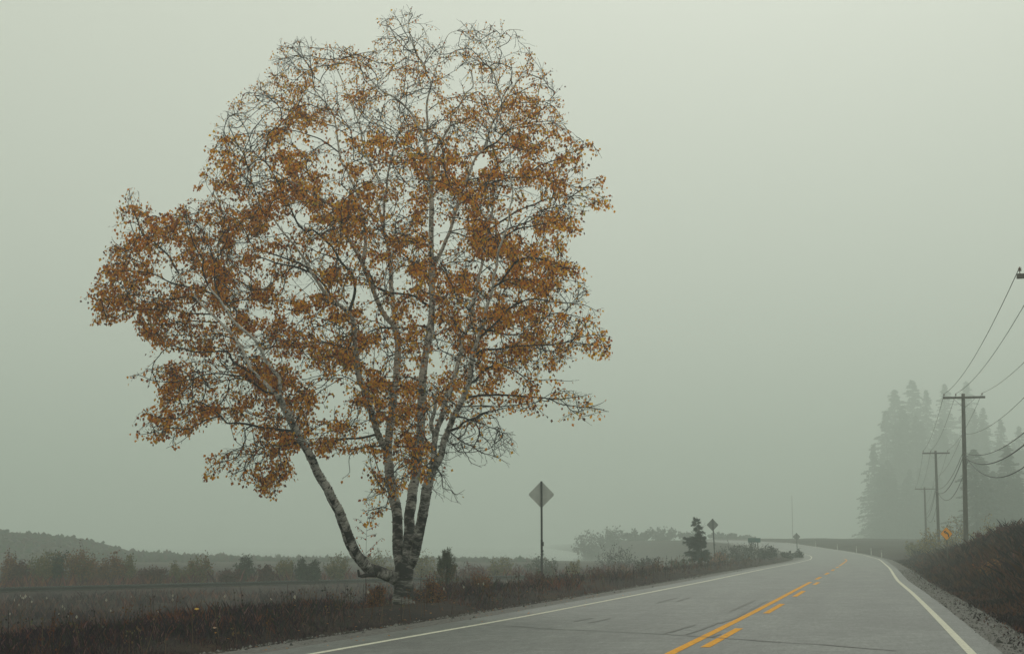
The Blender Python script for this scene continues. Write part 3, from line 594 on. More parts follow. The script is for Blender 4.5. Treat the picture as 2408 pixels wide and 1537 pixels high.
while len(ATT) < 6500:
    x, y = rnd.uniform(205, 1445), rnd.uniform(5, 1240)
    if not inside(x, y): continue
    if not inside(x + rnd.gauss(0, 26), y + rnd.gauss(0, 22)): continue
    if y < 300 and rnd.random() < .38 - .001 * y: continue
    g = gapf(x, y)
    if rnd.random() > g: continue
    nn = noise.noise((x*.012, y*.018, 4.2))
    if rnd.random() > .58 + 1.2 * nn: continue
    hx = ((x - 835) / 620.0); hy = ((y - 640) / 680.0); h = max(0, 1 - hx*hx - hy*hy) ** .5
    dY = (rnd.random() * 2 - 1) * (.5 + 3.0 * h)
    p = at(x, y, TY + dY)
    # keep the traced limbs readable from the road: thin the front where pale stems show
    if dY < -.3 and noise.noise((x*.02, y*.02, 8)) > .12 and rnd.random() < .6: continue
    ATT.append(p)
def grow(att):
    cap = 260000; P = np.zeros((cap, 3)); D = np.zeros((cap, 3)); OK = np.zeros(cap, bool); n = len(NP)
    for k in range(n):
        P[k] = NP[k]; pk = NPAR[k]
        d = (NP[k] - NP[pk]) if pk >= 0 else Vector((0, 0, 1)); d = d.normalized() if d.length > 1e-6 else Vector((0,0,1))
        D[k] = d; OK[k] = NR[k] < .085
    A = np.array([tuple(p) for p in att]); md = np.zeros(len(A)); idx = np.nonzero(OK[:n])[0]
    for s_ in range(0, len(A), 400): md[s_:s_+400] = np.linalg.norm(A[s_:s_+400, None] - P[None, idx], axis=2).min(1)
    for ai in np.argsort(md):
        a_ = A[ai]; m_ = len(NP); v = a_ - P[:m_]; dist = np.sqrt((v * v).sum(1)) + 1e-6
        if dist.min() < .20: continue
        cs = (v * D[:m_]).sum(1) / dist
        cost = dist * (1 + .9 * (1 - cs) + np.where(cs < .15, 2.0, 0)); cost[~OK[:m_]] = 1e9
        k = int(cost.argmin())
        if dist[k] > 3.4 or cs[k] < -.35: continue
        L_ = dist[k]; p0 = P[k]; p1 = p0 + (D[k] * .75 + np.array([0, 0, .12])) * L_ * .36; p2 = a_ + np.array([0, 0, -.03 * L_])
        q1 = p0 + (p2 - p0) * .62 + np.array([0, 0, .06 * L_]); c = max(2, int(round(L_ / .12))); prev = k; w1 = rnd.uniform(0, 99)
        for j in range(1, c + 1):
            t = j / c; q = (1-t)**3 * p0 + 3*(1-t)**2*t * p1 + 3*(1-t)*t*t * q1 + t**3 * p2
            nz_ = noise.noise((w1, j * .35, 0)) * .045; q = q + np.array([nz_, noise.noise((w1, j*.35, 7)) * .045, noise.noise((w1, j*.35, 3)) * .035]) * min(1, j / 3)
            i = len(NP); NP.append(Vector(q)); NR.append(0.0); NPAR.append(prev); NKIND.append(2); P[i] = q; dd = q - P[prev]; D[i] = dd / (np.linalg.norm(dd) + 1e-9); OK[i] = True; prev = i
grow(ATT)
n0 = len(NP)
kids = np.zeros(len(NP), dtype=int)
for k, p in enumerate(NPAR):
    if p >= 0: kids[p] += 1
def shoot(k, d, ns, st, droop):
    q = NP[k]; par = k
    for _ in range(ns):
        d = (d + Vector((rnd.gauss(0,.11), rnd.gauss(0,.11), rnd.gauss(-droop, .08)))).normalized(); q = q + d * st * rnd.uniform(.8, 1.2)
        if not inside(*proj(q)) and rnd.random() < .55: break
        NP.append(q); NR.append(0.0); NPAR.append(par); NKIND.append(3); par = len(NP) - 1
    return par, d
for k in range(n0):
    kd = NKIND[k]; pp = NPAR[k]
    if pp < 0 or (NP[k] - NP[pp]).length < 1e-6: continue
    d = (NP[k] - NP[pp]).normalized(); isend = kids[k] == 0
    if isend and kd != 0 or (kd == 0 and isend):
        for rep in range(3):
            u = Vector((rnd.gauss(0,1), rnd.gauss(0,1), rnd.gauss(0,1))).normalized()
            e, d2 = shoot(k, (d + u * (.12 if rep == 0 else .5)).normalized(), rnd.choice((2, 3, 4)), .075, .06)
    else:
        pr = .62 if kd == 2 else (.72 if kd == 1 else (.30 if NR[k] < .045 else 0))
        if rnd.random() > pr: continue
        u = d.cross(Vector((rnd.gauss(0,1), rnd.gauss(0,1), rnd.gauss(0,1)))).normalized()
        e, d2 = shoot(k, (d * .8 + u * .75 + Vector((0,0,.1))).normalized(), rnd.choice((2, 3, 4, 5)), .07, .07)
        if rnd.random() < .45:
            u = d2.cross(Vector((rnd.gauss(0,1), rnd.gauss(0,1), rnd.gauss(0,1)))).normalized(); shoot(NPAR[e], (d2 * .8 + u * .7).normalized(), 2, .07, .08)
NN = len(NP); par = np.array(NPAR); kind = np.array(NKIND)
RM = .0036; acc = np.zeros(NN)
for k in range(NN - 1, -1, -1):
    if kind[k] >= 2:
        if acc[k] == 0: acc[k] = RM ** 2.75
        if par[k] >= 0 and kind[par[k]] >= 2: acc[par[k]] += acc[k]
rad = np.array([NR[k] if kind[k] < 2 else max(RM if kind[k] == 2 else RM*.8, min(.0125, acc[k] ** (1/2.75))) for k in range(NN)])
birch = empty('birch_tree', at(948, 1408, TY), 'tall many-stemmed silver birch with thinning orange autumn leaves beside the road', 'birch tree')
# stems with rough, ridged bark
def stem_tube(C, rad_, n=12):
    mb = MB(); m_ = len(C); P = [C[0]]; 
    RR = []; v = 0
    for i in range(m_):
        if i: v += (C[i] - C[i-1]).length
        k = 1 + .07 * noise.noise((v * 3.1, C[0].x * 9, 2)) + .05 * (noise.noise((v * 14, C[0].x * 5, 7)))
        if noise.noise((v*1.7, C[0].x*3, 11)) > .33: k += .06
        RR.append(rad_[i] * k)
    mb.tube(C, RR, n=n, jitter=.045 if rad_[0] > .06 else .02)
    return mb
for i, (C, r_) in enumerate(stem_geo):
    if i == 0:
        r_ = [x * (1.0 + .25 * (1 - min(1, j / 8))) for j, x in enumerate(r_)]
    stem_tube(C, r_, 16 if i in (0, 1, 4, 12, 16) else 9).build('trunk' if i == 0 else 'stem', M['bark'], birch, smooth=False)
def stub(pts, w0, w1):
    q = [at(x, y, TY - .35) for x, y in pts]; mb = MB(); C = catmull(q, .06); n = len(C)
    mb.tube(C, [(w0 + (w1-w0)*i/(n-1)) * .5 * TY / FPX for i in range(n)], n=8, jitter=.18); mb.build('broken_stub', M['twig'], birch)
stub(T(8,(560,960),(480,975),(415,985),(385,980),(375,940),(370,912)), 14, 5)
# peeling bark curls
mb = MB()
for C, r_ in stem_geo:
    for i in range(2, len(C) - 1):
        if r_[i] < .045: continue
        for rep in range(3):
            if rnd.random() > .52: continue
            t_ = (C[i+1] - C[i-1]).normalized(); a_ = rnd.uniform(0, 6.28); u_ = t_.orthogonal().normalized(); s_ = t_.cross(u_)
            nrm = u_ * math.cos(a_) + s_ * math.sin(a_); tg = t_.cross(nrm)
            c_ = C[i] + t_ * rnd.uniform(-.04, .04) + nrm * r_[i] * .98; w_, h_, o_ = rnd.uniform(.015, .05), rnd.uniform(.01, .05), rnd.uniform(.008, .026)
            g = rnd.choice((.03, .03, .04, .12)); cc = (g, g*.85, g*.95)
            mb.poly([c_ - tg*w_, c_ + tg*w_, c_ + tg*w_*.8 + nrm*o_ - t_*h_*rnd.uniform(.2,1), c_ - tg*w_*.7 + nrm*o_*rnd.uniform(.4,1.2) - t_*h_], cc)
mb.build('peeling_bark', M['bushleaf'], birch)
for C, r_ in br_geo:
    mb = MB(); mb.tube(C, r_, n=6, cap=False); mb.build('branch', M['twig'], birch, smooth=True)
mb = MB()
def seg(a, b, ra, rb):
    d = (b - a); L_ = d.length
    if L_ < 1e-5: return
    d /= L_; u = d.orthogonal().normalized(); s_ = d.cross(u); i0 = len(mb.v)
    for p, r_ in ((a, ra), (b, rb)):
        for k in range(3):
            a_ = k * 2.0944; q = p + (u * math.cos(a_) + s_ * math.sin(a_)) * r_; mb.v.append((q.x, q.y, q.z))
    for k in range(3):
        k2 = (k+1) % 3; mb.f.append((i0+k, i0+k2, i0+3+k2, i0+3+k)); mb.c.append(None); mb.uv.append(None)
for k in range(NN):
    if kind[k] >= 2:
        p = par[k]; seg(NP[p], NP[k], min(rad[p], rad[k]*1.3), rad[k])
mb.build('twigs', M['twig'], birch)
# leaves: small hanging kites with a midrib fold
mb = MB(); cnt = 0
PAL = [((.84,.37,.020), 6), ((.74,.27,.016), 4), ((.90,.50,.032), 4), ((.36,.10,.024), 3), ((.13,.05,.026), 3), ((.50,.38,.06), 1)]
PALX = [c for c, n_ in PAL for _ in range(n_)]
def leaf(mb, q, s, col):
    down = Vector((rnd.gauss(0,.5), rnd.gauss(0,.5), -1.0 + rnd.gauss(0,.35))).normalized()
    sd_ = down.cross(Vector((rnd.gauss(0,1), rnd.gauss(0,1), rnd.gauss(0,.4)))).normalized(); nn = down.cross(sd_)
    a = q + down * s * .12; tip = a + down * s; mid = a + down * s * .40
    mb.poly([a, mid + sd_*s*.40 + nn*s*.12, tip + nn*s*.1, mid], col); mb.poly([a, mid, tip + nn*s*.1, mid - sd_*s*.40 + nn*s*.12], col)
STN = np.array([(NPX[k][0], NPX[k][1], NP[k].y, rad[k]/pxm(TY)) for k in range(n_traced) if kind[k] == 0 and rad[k] > .022])
for k in range(NN):
    if kind[k] < 2 or rad[k] > .0115: continue
    px, py = proj(NP[k]); lf = leafy(px, py)
    dd = np.hypot(STN[:,0]-px, STN[:,1]-py) - STN[:,3]; near_ = (dd < 5) & (STN[:,2] > NP[k].y)
    if near_.any() and py < 1050: lf *= .30
    ex = lf * (1.42 if kind[k] == 3 else .72)
    m_ = int(ex) + (rnd.random() < ex - int(ex))
    for _ in range(m_):
        s = rnd.uniform(.056, .100) * (1.0 if py > 300 else .72)
        c = rnd.choice(PALX); f = rnd.uniform(.75, 1.15)
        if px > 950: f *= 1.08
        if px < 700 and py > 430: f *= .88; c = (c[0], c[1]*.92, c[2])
        q = NP[k] + Vector((rnd.gauss(0,.055), rnd.gauss(0,.055), rnd.gauss(-.01,.04)))
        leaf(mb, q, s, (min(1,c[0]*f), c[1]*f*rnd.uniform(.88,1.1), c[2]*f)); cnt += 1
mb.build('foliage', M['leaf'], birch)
# ------------------------------------------------------------------ vegetation
def gz(x, y): return ground_h(x, y)
def grass_field():
    mb = MB(); n = 0
    PA = [((.020,.015,.022), 5), ((.034,.023,.030), 4), ((.055,.032,.030), 3), ((.095,.048,.028), 2), ((.15,.105,.07), 1.2), ((.024,.028,.018), 1.5)]
    tot = sum(w_ for _, w_ in PA)
    def pick(bias=0):
        r_ = rnd.random() * tot
        for c, w_ in PA:
            r_ -= w_
            if r_ <= 0: return c
        return c
    while n < 120000:
        Y = 15 * (150/15) ** (rnd.random() ** 1.15)
        xl = fL(Y); lim = .345 * Y + 1.5
        X = rnd.uniform(-lim, xl - 1.35)
        s = xl - X
        q = (Vector((X, Y)) - RA).dot(rnor)
        if -4.2 < q < 3.5 and s > 9 and rnd.random() > .05: continue
        cl = noise.noise((X*.9, Y*.9, 2)); 
        if rnd.random() > .75 + cl: continue
        h = .05 + .20 * sstep(1.3, 4.5, s) * (.45 + 1.1 * max(0, noise.noise((X*.35, Y*.35, 6)) + .45))
        if s > 8: h *= 1.25
        tx = abs(X + 2.65 * Y / 38) ; h *= 1 - .72 * (1 - sstep(.8, 1.8, tx)) * sstep(29, 33, Y) * (1 - sstep(39, 41, Y))
        far_ = 3.6 < q < 13 and s > 8
        if far_: h = .45 + .55 * max(0, noise.noise((X*.3, Y*.3, 9)) + .5)
        c = pick(); rust = sstep(.05, .4, noise.noise((X*.22, Y*.16, 12)))
        if s < 6 and rnd.random() < .12: c = (.03,.045,.022)
        if rnd.random() < rust * .5: c = (.14,.06,.025)
        if far_: c = rnd.choice(((.13,.04,.03), (.08,.028,.03), (.05,.025,.03), (.16,.08,.03)))
        f = rnd.uniform(.7, 1.3); c = tuple(v * f for v in c); c = (c[0]*1.08, c[1]*.80, c[2]*1.20)
        for _ in range(3):
            x, y = X + rnd.gauss(0, .07), Y + rnd.gauss(0, .07); z = gz(x, y) - .03 if _ == 0 else z
            hh = h * rnd.uniform(.5, 1.25); a_ = rnd.uniform(0, 3.14); wd = rnd.uniform(.0018, .0045) * (1 + Y/45)
            lx, ly = rnd.gauss(0, .22) * hh, rnd.gauss(0, .22) * hh
            dx, dy = math.cos(a_)*wd, math.sin(a_)*wd
            mb.poly([(x-dx, y-dy, z), (x+dx, y+dy, z), (x+dx*.6+lx*.5, y+dy*.6+ly*.5, z+hh*.6), (x+lx*1.3, y+ly*1.3, z+hh)], c)
            n += 1
    for i in range(520):
        Y = 17 * (120/17) ** rnd.random(); X = fL(Y) - 2.2 - 9 * rnd.random() ** 1.6
        if abs(X) > .34*Y + 1: continue
        z = gz(X, Y) - .02; h = rnd.uniform(.35, .85) * (.75 if Y < 40 else 1); lx = rnd.gauss(0, .12)*h; c = rnd.choice(((.03,.02,.025), (.06,.035,.03), (.13,.09,.06), (.10,.045,.025)))
        w_ = .004 + Y*.00006; mb.poly([(X-w_, Y, z), (X+w_, Y, z), (X+lx+w_*.6, Y, z+h), (X+lx-w_*.6, Y, z+h)], c)
        for k in range(rnd.randint(3, 12)):
            f = rnd.uniform(.45, 1.0); x, zz = X + lx*f + rnd.gauss(0, .05), z + h*f; s = rnd.uniform(.007, .018)*(1+Y/90); a_ = rnd.uniform(0, 3.1)
            mb.poly([(x - s*math.cos(a_), Y - s*math.sin(a_), zz), (x, Y, zz - s), (x + s*math.cos(a_), Y + s*math.sin(a_), zz + s*.3), (x, Y, zz + s)], tuple(v*rnd.uniform(.8,1.6) for v in c))
    tag(mb.build('dry_grass', M['grass']), 'dead brown grass and weeds filling the ditch left of the road', 'grass', kind='stuff')
grass_field()
def bank_cover():
    mb = MB(); n = 0
    while n < 80000:
        Y = 18 * (140/18) ** rnd.random(); xr = fR(Y)
        X = rnd.uniform(xr + .8, min(.36 * Y + 3, xr + 16))
        if X < xr + .8: continue
        s = X - xr
        if s < 1.3 and rnd.random() < .93: continue
        z = gz(X, Y) - .02 if s > 1.4 else road_z(Y) - .06
        h = (.06 + .26 * sstep(1.1, 3.0, s)) * (.6 + .9 * max(0, noise.noise((X*.6, Y*.3, 3)) + .45))
        rr = noise.noise((X*.5, Y*.25, 15))
        c = (.024,.012,.020) if rr < .10 else rnd.choice(((.085,.028,.026), (.10,.042,.028), (.035,.017,.024)))
        if rnd.random() < .10: c = (.10,.045,.03)
        f = rnd.uniform(.6, 1.4); c = tuple(v * f for v in c)
        for _ in range(3):
            x, y = X + rnd.gauss(0, .1), Y + rnd.gauss(0, .1); z = (gz(X, Y) - .02 if s > 1.4 else road_z(Y) - .06) + (rnd.random() * h * .8); hh = h * rnd.uniform(.4, 1.3); a_ = rnd.uniform(0, 3.14); wd = rnd.uniform(.006, .016) * (1 + Y/120)
            lx, ly = rnd.gauss(0, .55) * hh, rnd.gauss(0, .55) * hh; dx, dy = math.cos(a_)*wd, math.sin(a_)*wd
            mb.poly([(x-dx*.5, y-dy*.5, z), (x+dx*.5, y+dy*.5, z), (x+dx+lx*.6, y+dy+ly*.6, z+hh*.6), (x+lx, y+ly, z+hh), (x-dx+lx*.5, y-dy+ly*.5, z+hh*.65)], c); n += 1
    tag(mb.build('bank_undergrowth', M['grass']), 'dark tangled undergrowth on the bank right of the road', 'undergrowth', kind='stuff')
bank_cover()
def seed_heads():
    mb = MB(); px = [(48,1400),(52,1404),(60,1401),(70,1402),(110,1405),(147,1425),(152,1430),(1250,1395),(1345,1380),(492,1477),(508,1476)]
    for i in range(46):
        if i < len(px): p = px[i]
        else: p = (rnd.uniform(20, 1300), rnd.uniform(1395, 1450))
        Y = rnd.uniform(34, 44) if i >= len(px) else 40
        q = at(p[0], p[1], Y); s = rnd.uniform(.018, .035); g = rnd.uniform(.35, .6)
        if q.x > fL(Y) - 3: continue
        q.z = max(q.z, gz(q.x, q.y) + .35)
        for k in range(3):
            a_ = rnd.uniform(0, 3.1); d = Vector((math.cos(a_), math.sin(a_), 0)) * s
            mb.poly([q - d, q - Vector((0,0,s*1.5)), q + d, q + Vector((0,0,s*1.6))], (g, g*.93, g*.8))
        b_ = Vector((q.x, q.y, gz(q.x, q.y))); w_ = Vector((.004, 0, 0)); mb.poly([b_ - w_, b_ + w_, q + w_, q - w_], (.1,.07,.05))
    tag(mb.build('seed_heads', M['grass']), 'scattered pale fluffy seed heads standing in the dry grass', 'seed heads', kind='stuff')
seed_heads()
def fallen(px, py, Y, s, c, lab):
    q = at(px, py, Y); mb = MB(); mb.poly([q + Vector((-s,0,0)), q + Vector((-.2*s,.3*s,-.35*s)), q + Vector((s,.1*s,.1*s)), q + Vector((.1*s,-.2*s,.45*s))], c)
    mb.poly([q + Vector((-s,0,0)), q + Vector((.1*s,-.2*s,.45*s)), q + Vector((-.5*s,-.25*s,.4*s))], c)
    tag(mb.build('fallen_leaf', M['leaf'], origin=q), lab, 'leaf')
def brush(name, lab, cat, n, fx):
    mb = MB()
    for i in range(n):
        X, Y, h, c, w_ = fx(); z = gz(X, Y) - .05; lx = rnd.gauss(0, .3)*h
        mb.poly([(X-w_, Y, z), (X+w_, Y, z), (X+w_*.8+lx, Y+rnd.gauss(0,.2), z+h*.7), (X+lx, Y, z+h), (X-w_+lx*.6, Y, z+h*.6)], tuple(v*rnd.uniform(.7,1.3) for v in c))
    tag(mb.build(name, M['grass']), lab, cat, kind='stuff')
brush('marsh_scrub', 'faded scrub and reeds along the misty far shore on the left', 'scrub', 9000, lambda: (rnd.uniform(-100, 5), rnd.uniform(236, 284), rnd.uniform(.15, .7) * (.5 + 1.2*rnd.random()**6), rnd.choice(((.05,.05,.045), (.07,.05,.04), (.05,.06,.04))), rnd.uniform(.15, .45)))
def litter():
    mb = MB()
    for i in range(170):
        Y = 22 + 24 * rnd.random(); X = fL(Y) - rnd.gauss(1.6, .8)
        if X > fL(Y) + .8: continue
        s = rnd.uniform(.02, .04); a_ = rnd.uniform(0, 6.28); z = .012 if X > fL(Y) - .7 else (-.02 if X > fL(Y) - 1.7 else gz(X, Y) + rnd.uniform(.0, .25)); u = Vector((math.cos(a_), math.sin(a_), .2))*s; v = Vector((-math.sin(a_), math.cos(a_), .1))*s*.6; p = Vector((X, Y, z + .01))
        mb.poly([p-u, p-v, p+u, p+v], rnd.choice(((.55,.25,.04), (.40,.15,.03), (.30,.13,.04))))
    tag(mb.build('leaf_litter', M['leaf']), 'small orange leaves littering the gravel shoulder below the birch', 'fallen leaves', kind='stuff')
litter()
fallen(463, 1431, 24.5, .042, (.85,.55,.12), 'bright yellow fallen leaf caught on dark weeds near the left verge')
fallen(505, 1475, 23.2, .032, (.60,.42,.30), 'pale fallen leaf lying low in the weeds near the verge')

OLIVE = ((.16,.14,.045), (.11,.10,.04), (.20,.15,.05)); RUST = ((.20,.070,.030), (.13,.045,.032), (.24,.11,.03)); DRED = ((.10,.026,.030), (.06,.020,.028), (.13,.042,.032))
DGRN = ((.045,.060,.038), (.03,.042,.03), (.06,.07,.04)); GREY = ((.045,.040,.045), (.06,.055,.05), (.035,.032,.038)); YEL = ((.30,.21,.05), (.22,.16,.045), (.16,.12,.04))
def shrub(px, ptop, Y, wpx, pal, label, group=None, n=700, upright=.5, name='shrub', cat='shrub', leaf_s=None, basez=None, bare=.25):
    x0 = at(px, 1300, Y).x; top = at(px, ptop, Y).z; zb = gz(x0, Y) if basez is None else basez
    H = max(.6, top - zb); Wd = wpx / 2 * Y / 3735; ls = leaf_s or (.028 + Y * .00055)
    o = empty(name, (x0, Y, zb), label, cat, group)
    st = MB(); lf = MB(); ns = int(14 + Wd * 9); tips = []
    for i in range(ns):
        a_ = rnd.uniform(0, 6.28); r_ = Wd * math.sqrt(rnd.random()); hh = H * rnd.uniform(.55, 1.0) * (1 - .42 * (r_/Wd)**2) * (1 if rnd.random() < .9 else 1.1)
        b_ = Vector((x0 + r_*.35*math.cos(a_), Y + r_*.35*math.sin(a_)*.8, zb - .1)); t_ = Vector((x0 + r_*math.cos(a_), Y + r_*math.sin(a_)*.8, zb + hh))
        m_ = b_.lerp(t_, .5) + Vector((rnd.gauss(0,.06)*H, rnd.gauss(0,.06)*H, 0)) + (b_ - t_) * .05 * upright
        C = catmull([b_, m_, t_], H * .16); st.tube(C, [max(.004 + Y*.00004, .018 * (1 - j/len(C))) for j in range(len(C))], n=3, cap=False)
        for q in range(3):
            u = C[int(len(C) * rnd.uniform(.3, .95))]; d = Vector((rnd.gauss(0,.5), rnd.gauss(0,.5), rnd.uniform(.3, 1))).normalized() * H * rnd.uniform(.08, .22)
            st.tube([u, u + d*.5 + Vector((0,0,.02)), u + d], [.004 + Y*.00004]*3, n=3, cap=False); tips.append((u, u + d))
        for j in range(1, len(C)): tips.append((C[j-1], C[j]))
    for i in range(n):
        u, v = rnd.choice(tips); q = u.lerp(v, rnd.random()); sc_ = .05 * H + .02
        if rnd.random() < bare and q.z > zb + H * .72: continue
        q = q + Vector((rnd.gauss(0, sc_), rnd.gauss(0, sc_), rnd.gauss(0, sc_*.8)))
        if q.z < zb: continue
        c = rnd.choice(pal); f = rnd.uniform(.7, 1.3); s = ls * rnd.uniform(.7, 1.4)
        d = Vector((rnd.gauss(0,1), rnd.gauss(0,1), rnd.gauss(0,1))).normalized(); e = d.orthogonal().normalized() * s * .5
        lf.poly([q - d*s*.7, q + e, q + d*s*.7, q - e], tuple(x * f for x in c))
    st.build('stems', M['twig'], o); lf.build('foliage', M['bushleaf'], o)
    return o
Z1 = lambda x, y: (x/2.926, 1117 + y/2.926)
G1 = 'shrubs lining the far side of the railway'
row = [(60,530,130,RUST,98,'dark russet shrub at the left edge behind the railway'), (150,575,110,DRED,96,'low dark red shrub second from the left edge behind the rails'),
 (245,540,120,OLIVE,99,'olive shrub third from the left edge behind the rails'), (335,505,110,OLIVE,101,'tall olive shrub under the misty headland behind the rails'),
 (410,520,60,DGRN,97,'narrow dark upright shrub between olive and yellowing shrubs behind the rails'), (530,488,250,RUST+YEL[2:],97,'largest yellowing rust shrub with feathery top behind the rails'),
 (640,560,120,RUST,99,'rounded rust shrub right of the largest yellowing shrub'), (770,535,190,RUST,100,'broad rust coloured shrub with bare twigs poking out behind the rails'),
 (890,560,130,OLIVE,101,'olive brown shrub with thin bare shoots behind the rails'), (1050,628,190,DRED,96,'low dark maroon shrub at the middle of the left shrub row'),
 (1235,612,120,OLIVE,101,'pale olive shrub right of the maroon shrub behind the rails'), (1370,560,180,OLIVE+RUST[:1],99,'rounded ochre shrub standing alone behind the rails'),
 (1590,655,190,DRED,97,'low spreading reddish shrub behind the rails'), (1690,550,120,DGRN,102,'pointed grey green shrub rising above low red ones'),
 (1830,640,150,DRED,98,'reddish shrub between pointed green and yellow olive shrubs'), (1950,565,150,OLIVE,104,'yellow olive shrub left of the leaning birch stem'),
 (2085,578,110,DGRN,100,'dark green bushy shrub left of the leaning birch stem'), (2165,590,80,DGRN,99,'slender dark shrub beside the bushy dark green one'), (2330,575,190,OLIVE,106,'faded olive shrub behind the leaning birch stem')]
for x, y, w_, pal, Y, lab in row:
    px, py = Z1(x, y); pal = tuple(tuple(v*.75 for v in c) for c in pal); shrub(px, py - 9, Y, w_/2.926, pal, lab, G1, n=int(900 + w_ * 8))
for px, py, w_, pal, Y, lab in [(893,1287,66,OLIVE,108,'hazy yellow olive shrub seen between the birch stems and leaner'), (1000,1292,50,OLIVE,112,'hazy olive shrub just right of the birch trunk'),
    (1102,1318,56,DRED,104,'dull red shrub right of the young pine'), (1178,1302,66,OLIVE,118,'misty pale green shrub between young pine and tall sign post'), (1272,1294,84,DGRN,122,'misty grey green shrub behind the tall sign post'),
    (1350,1312,44,OLIVE,120,'small misty olive shrub right of the tall sign post'), (1447,1272,110,GREY,140,'large misty grey shrub between the two sign posts'), (1520,1300,60,GREY,128,'faint low grey shrub beyond the right part of the verge')]:
    shrub(px, py, Y, w_, pal, lab, 'misty shrubs beyond the railway', n=900)
G2 = 'shrubs on the verge inside the bend'
for px, py, w_, pal, Y, lab in [(1722,1276,76,GREY,142,'dark grey shrub right of the second sign post'), (1757,1269,80,GREY,147,'tall dark shrub in front of the green road sign'), (1796,1280,50,GREY,146,'dark shrub right of the green road sign'),
    (1815,1281,26,GREY,150,'small upright dark shrub inside the bend'), (1852,1294,40,GREY,158,'faint low shrub near the tip of the verge'), (1877,1288,26,GREY,164,'tiny upright bush at the tip of the verge'), (1690,1296,40,RUST,136,'small russet shrub at the foot of the second sign post'),
    (1600,1308,60,DGRN,118,'low dark green shrub left of the lopsided spruce'), (1530,1322,56,DRED,100,'low maroon weeds clump on the verge midway to the spruce'), (1400,1336,50,DRED,74,'dark clump of dead weeds right of the tall sign post'),
    (1258,1348,54,DRED,58,'dark clump of dead weeds at the foot of the tall sign post'), (1130,1372,60,RUST,46,'rusty weed clump on the verge right of the birch'), (1015,1396,70,RUST,38.5,'rusty orange brown weed clump at the right foot of the birch'), (890,1416,40,RUST,37.2,'rusty weed clump at the left foot of the birch')]:
    shrub(px, py, Y, w_, pal, lab, G2 if px > 1600 else 'weed clumps on the left verge', n=1100 if px < 1500 else 650, leaf_s=.035 if Y < 80 else None)
G3 = 'shrubs on the right bank'
for px, py, w_, pal, Y, lab in [(2196,1230,52,YEL,128,'misty yellow shrub behind the orange sign'), (2240,1210,60,YEL,132,'tall misty yellow shrub left of the near utility pole'), (2305,1214,66,YEL,126,'misty yellow shrub right of the near utility pole'), (2345,1216,60,OLIVE,118,'misty olive shrub above the right bank'),
    (2150,1262,56,OLIVE,150,'faint olive shrub behind the far end of the right bank'), (2318,1246,66,DRED,70,'dark maroon shrub cresting the right bank'), (2372,1230,80,DRED,64,'dark shrub on the bank crest at the right edge'),
    (2262,1308,60,DRED,76,'dark shrub below the orange sign on the bank'), (2180,1312,50,DRED,92,'low dark shrub on the far end of the right bank'), (2215,1330,60,DRED,70,'low maroon brush halfway down the right bank'), (2345,1335,110,RUST,50,'brown orange brush on the near face of the right bank')]:
    shrub(px, py, Y, w_, pal, lab, G3, n=1000)
# young pine next to the birch
def young_pine():
    Y = 56.0; zb = gz(at(1050, 1300, Y).x, Y); x0 = at(1050, 1300, Y).x
    o = empty('young_pine', (x0, Y, zb), 'young bushy evergreen with upright shoots right of the birch trunk', 'pine tree')
    tr = MB(); ne = MB(); top = at(1052, 1284, Y).z; H = top - zb
    tr.tube([(x0, Y, zb - .1), (x0 + .02, Y, zb + H*.5), (x0 + .03, Y, top)], [.05, .03, .008], n=6); 
    for i in range(64):
        f = rnd.random() ** .8; w_ = 33 * (1 - f) ** .6 + 3
        q = at(1050 + rnd.uniform(-1, 1) * w_ + 3 * math.sin(i), 1378 - 88 * f * rnd.uniform(.88, 1.06), Y + rnd.uniform(-1, 1) * w_ * .012)
        b_ = q + Vector(((x0 - q.x) * .35, (Y - q.y) * .35, -rnd.uniform(.22, .42)))
        tr.tube([b_, q], [.012, .005], n=3, cap=False); low = f < .55
        for k in range(70):
            p = b_.lerp(q, rnd.random() ** .7 * 1.08) + Vector((rnd.gauss(0,.03), rnd.gauss(0,.03), rnd.gauss(0,.02))); d = Vector((rnd.gauss(0,.7), rnd.gauss(0,.7), rnd.uniform(.1,1.2))).normalized() * rnd.uniform(.05, .10)
            v = d.orthogonal().normalized() * .011; g = rnd.uniform(.7, 1.3)
            c = (.16*g,.085*g,.03*g) if low and rnd.random() < .4 else (.060*g,.072*g,.040*g)
            ne.poly([p - v, p + v, p + d], c)
    tr.build('trunk', M['twig'], o); ne.build('needles', M['needle'], o)
young_pine()
def fan(ne, tr, base, tip, width, col, n, droop=.1):
    L_ = (tip - base).length; tr.tube([base, base.lerp(tip, .5) + Vector((0,0,droop*.4)), tip], [.018,.012,.005], n=3, cap=False)
    ax = (tip - base).normalized(); sd_ = ax.cross(Vector((0,0,1))).normalized()
    for k in range(n):
        f = rnd.random() ** .8; wv = width * (1 - .75*f) * rnd.uniform(-1, 1)
        p = base.lerp(tip, f) + sd_ * wv + Vector((0, 0, droop*.4*(1-abs(2*f-1)) - abs(wv)*.3 + rnd.gauss(0,.04)))
        d = (ax + sd_ * (.8 if wv > 0 else -.8) + Vector((0,0,rnd.gauss(-.15,.35)))).normalized() * rnd.uniform(.14, .26); w_ = d.orthogonal().normalized() * .028
        g = rnd.uniform(.65, 1.35); ne.poly([p - w_, p + w_, p + d], tuple(x*g for x in col))
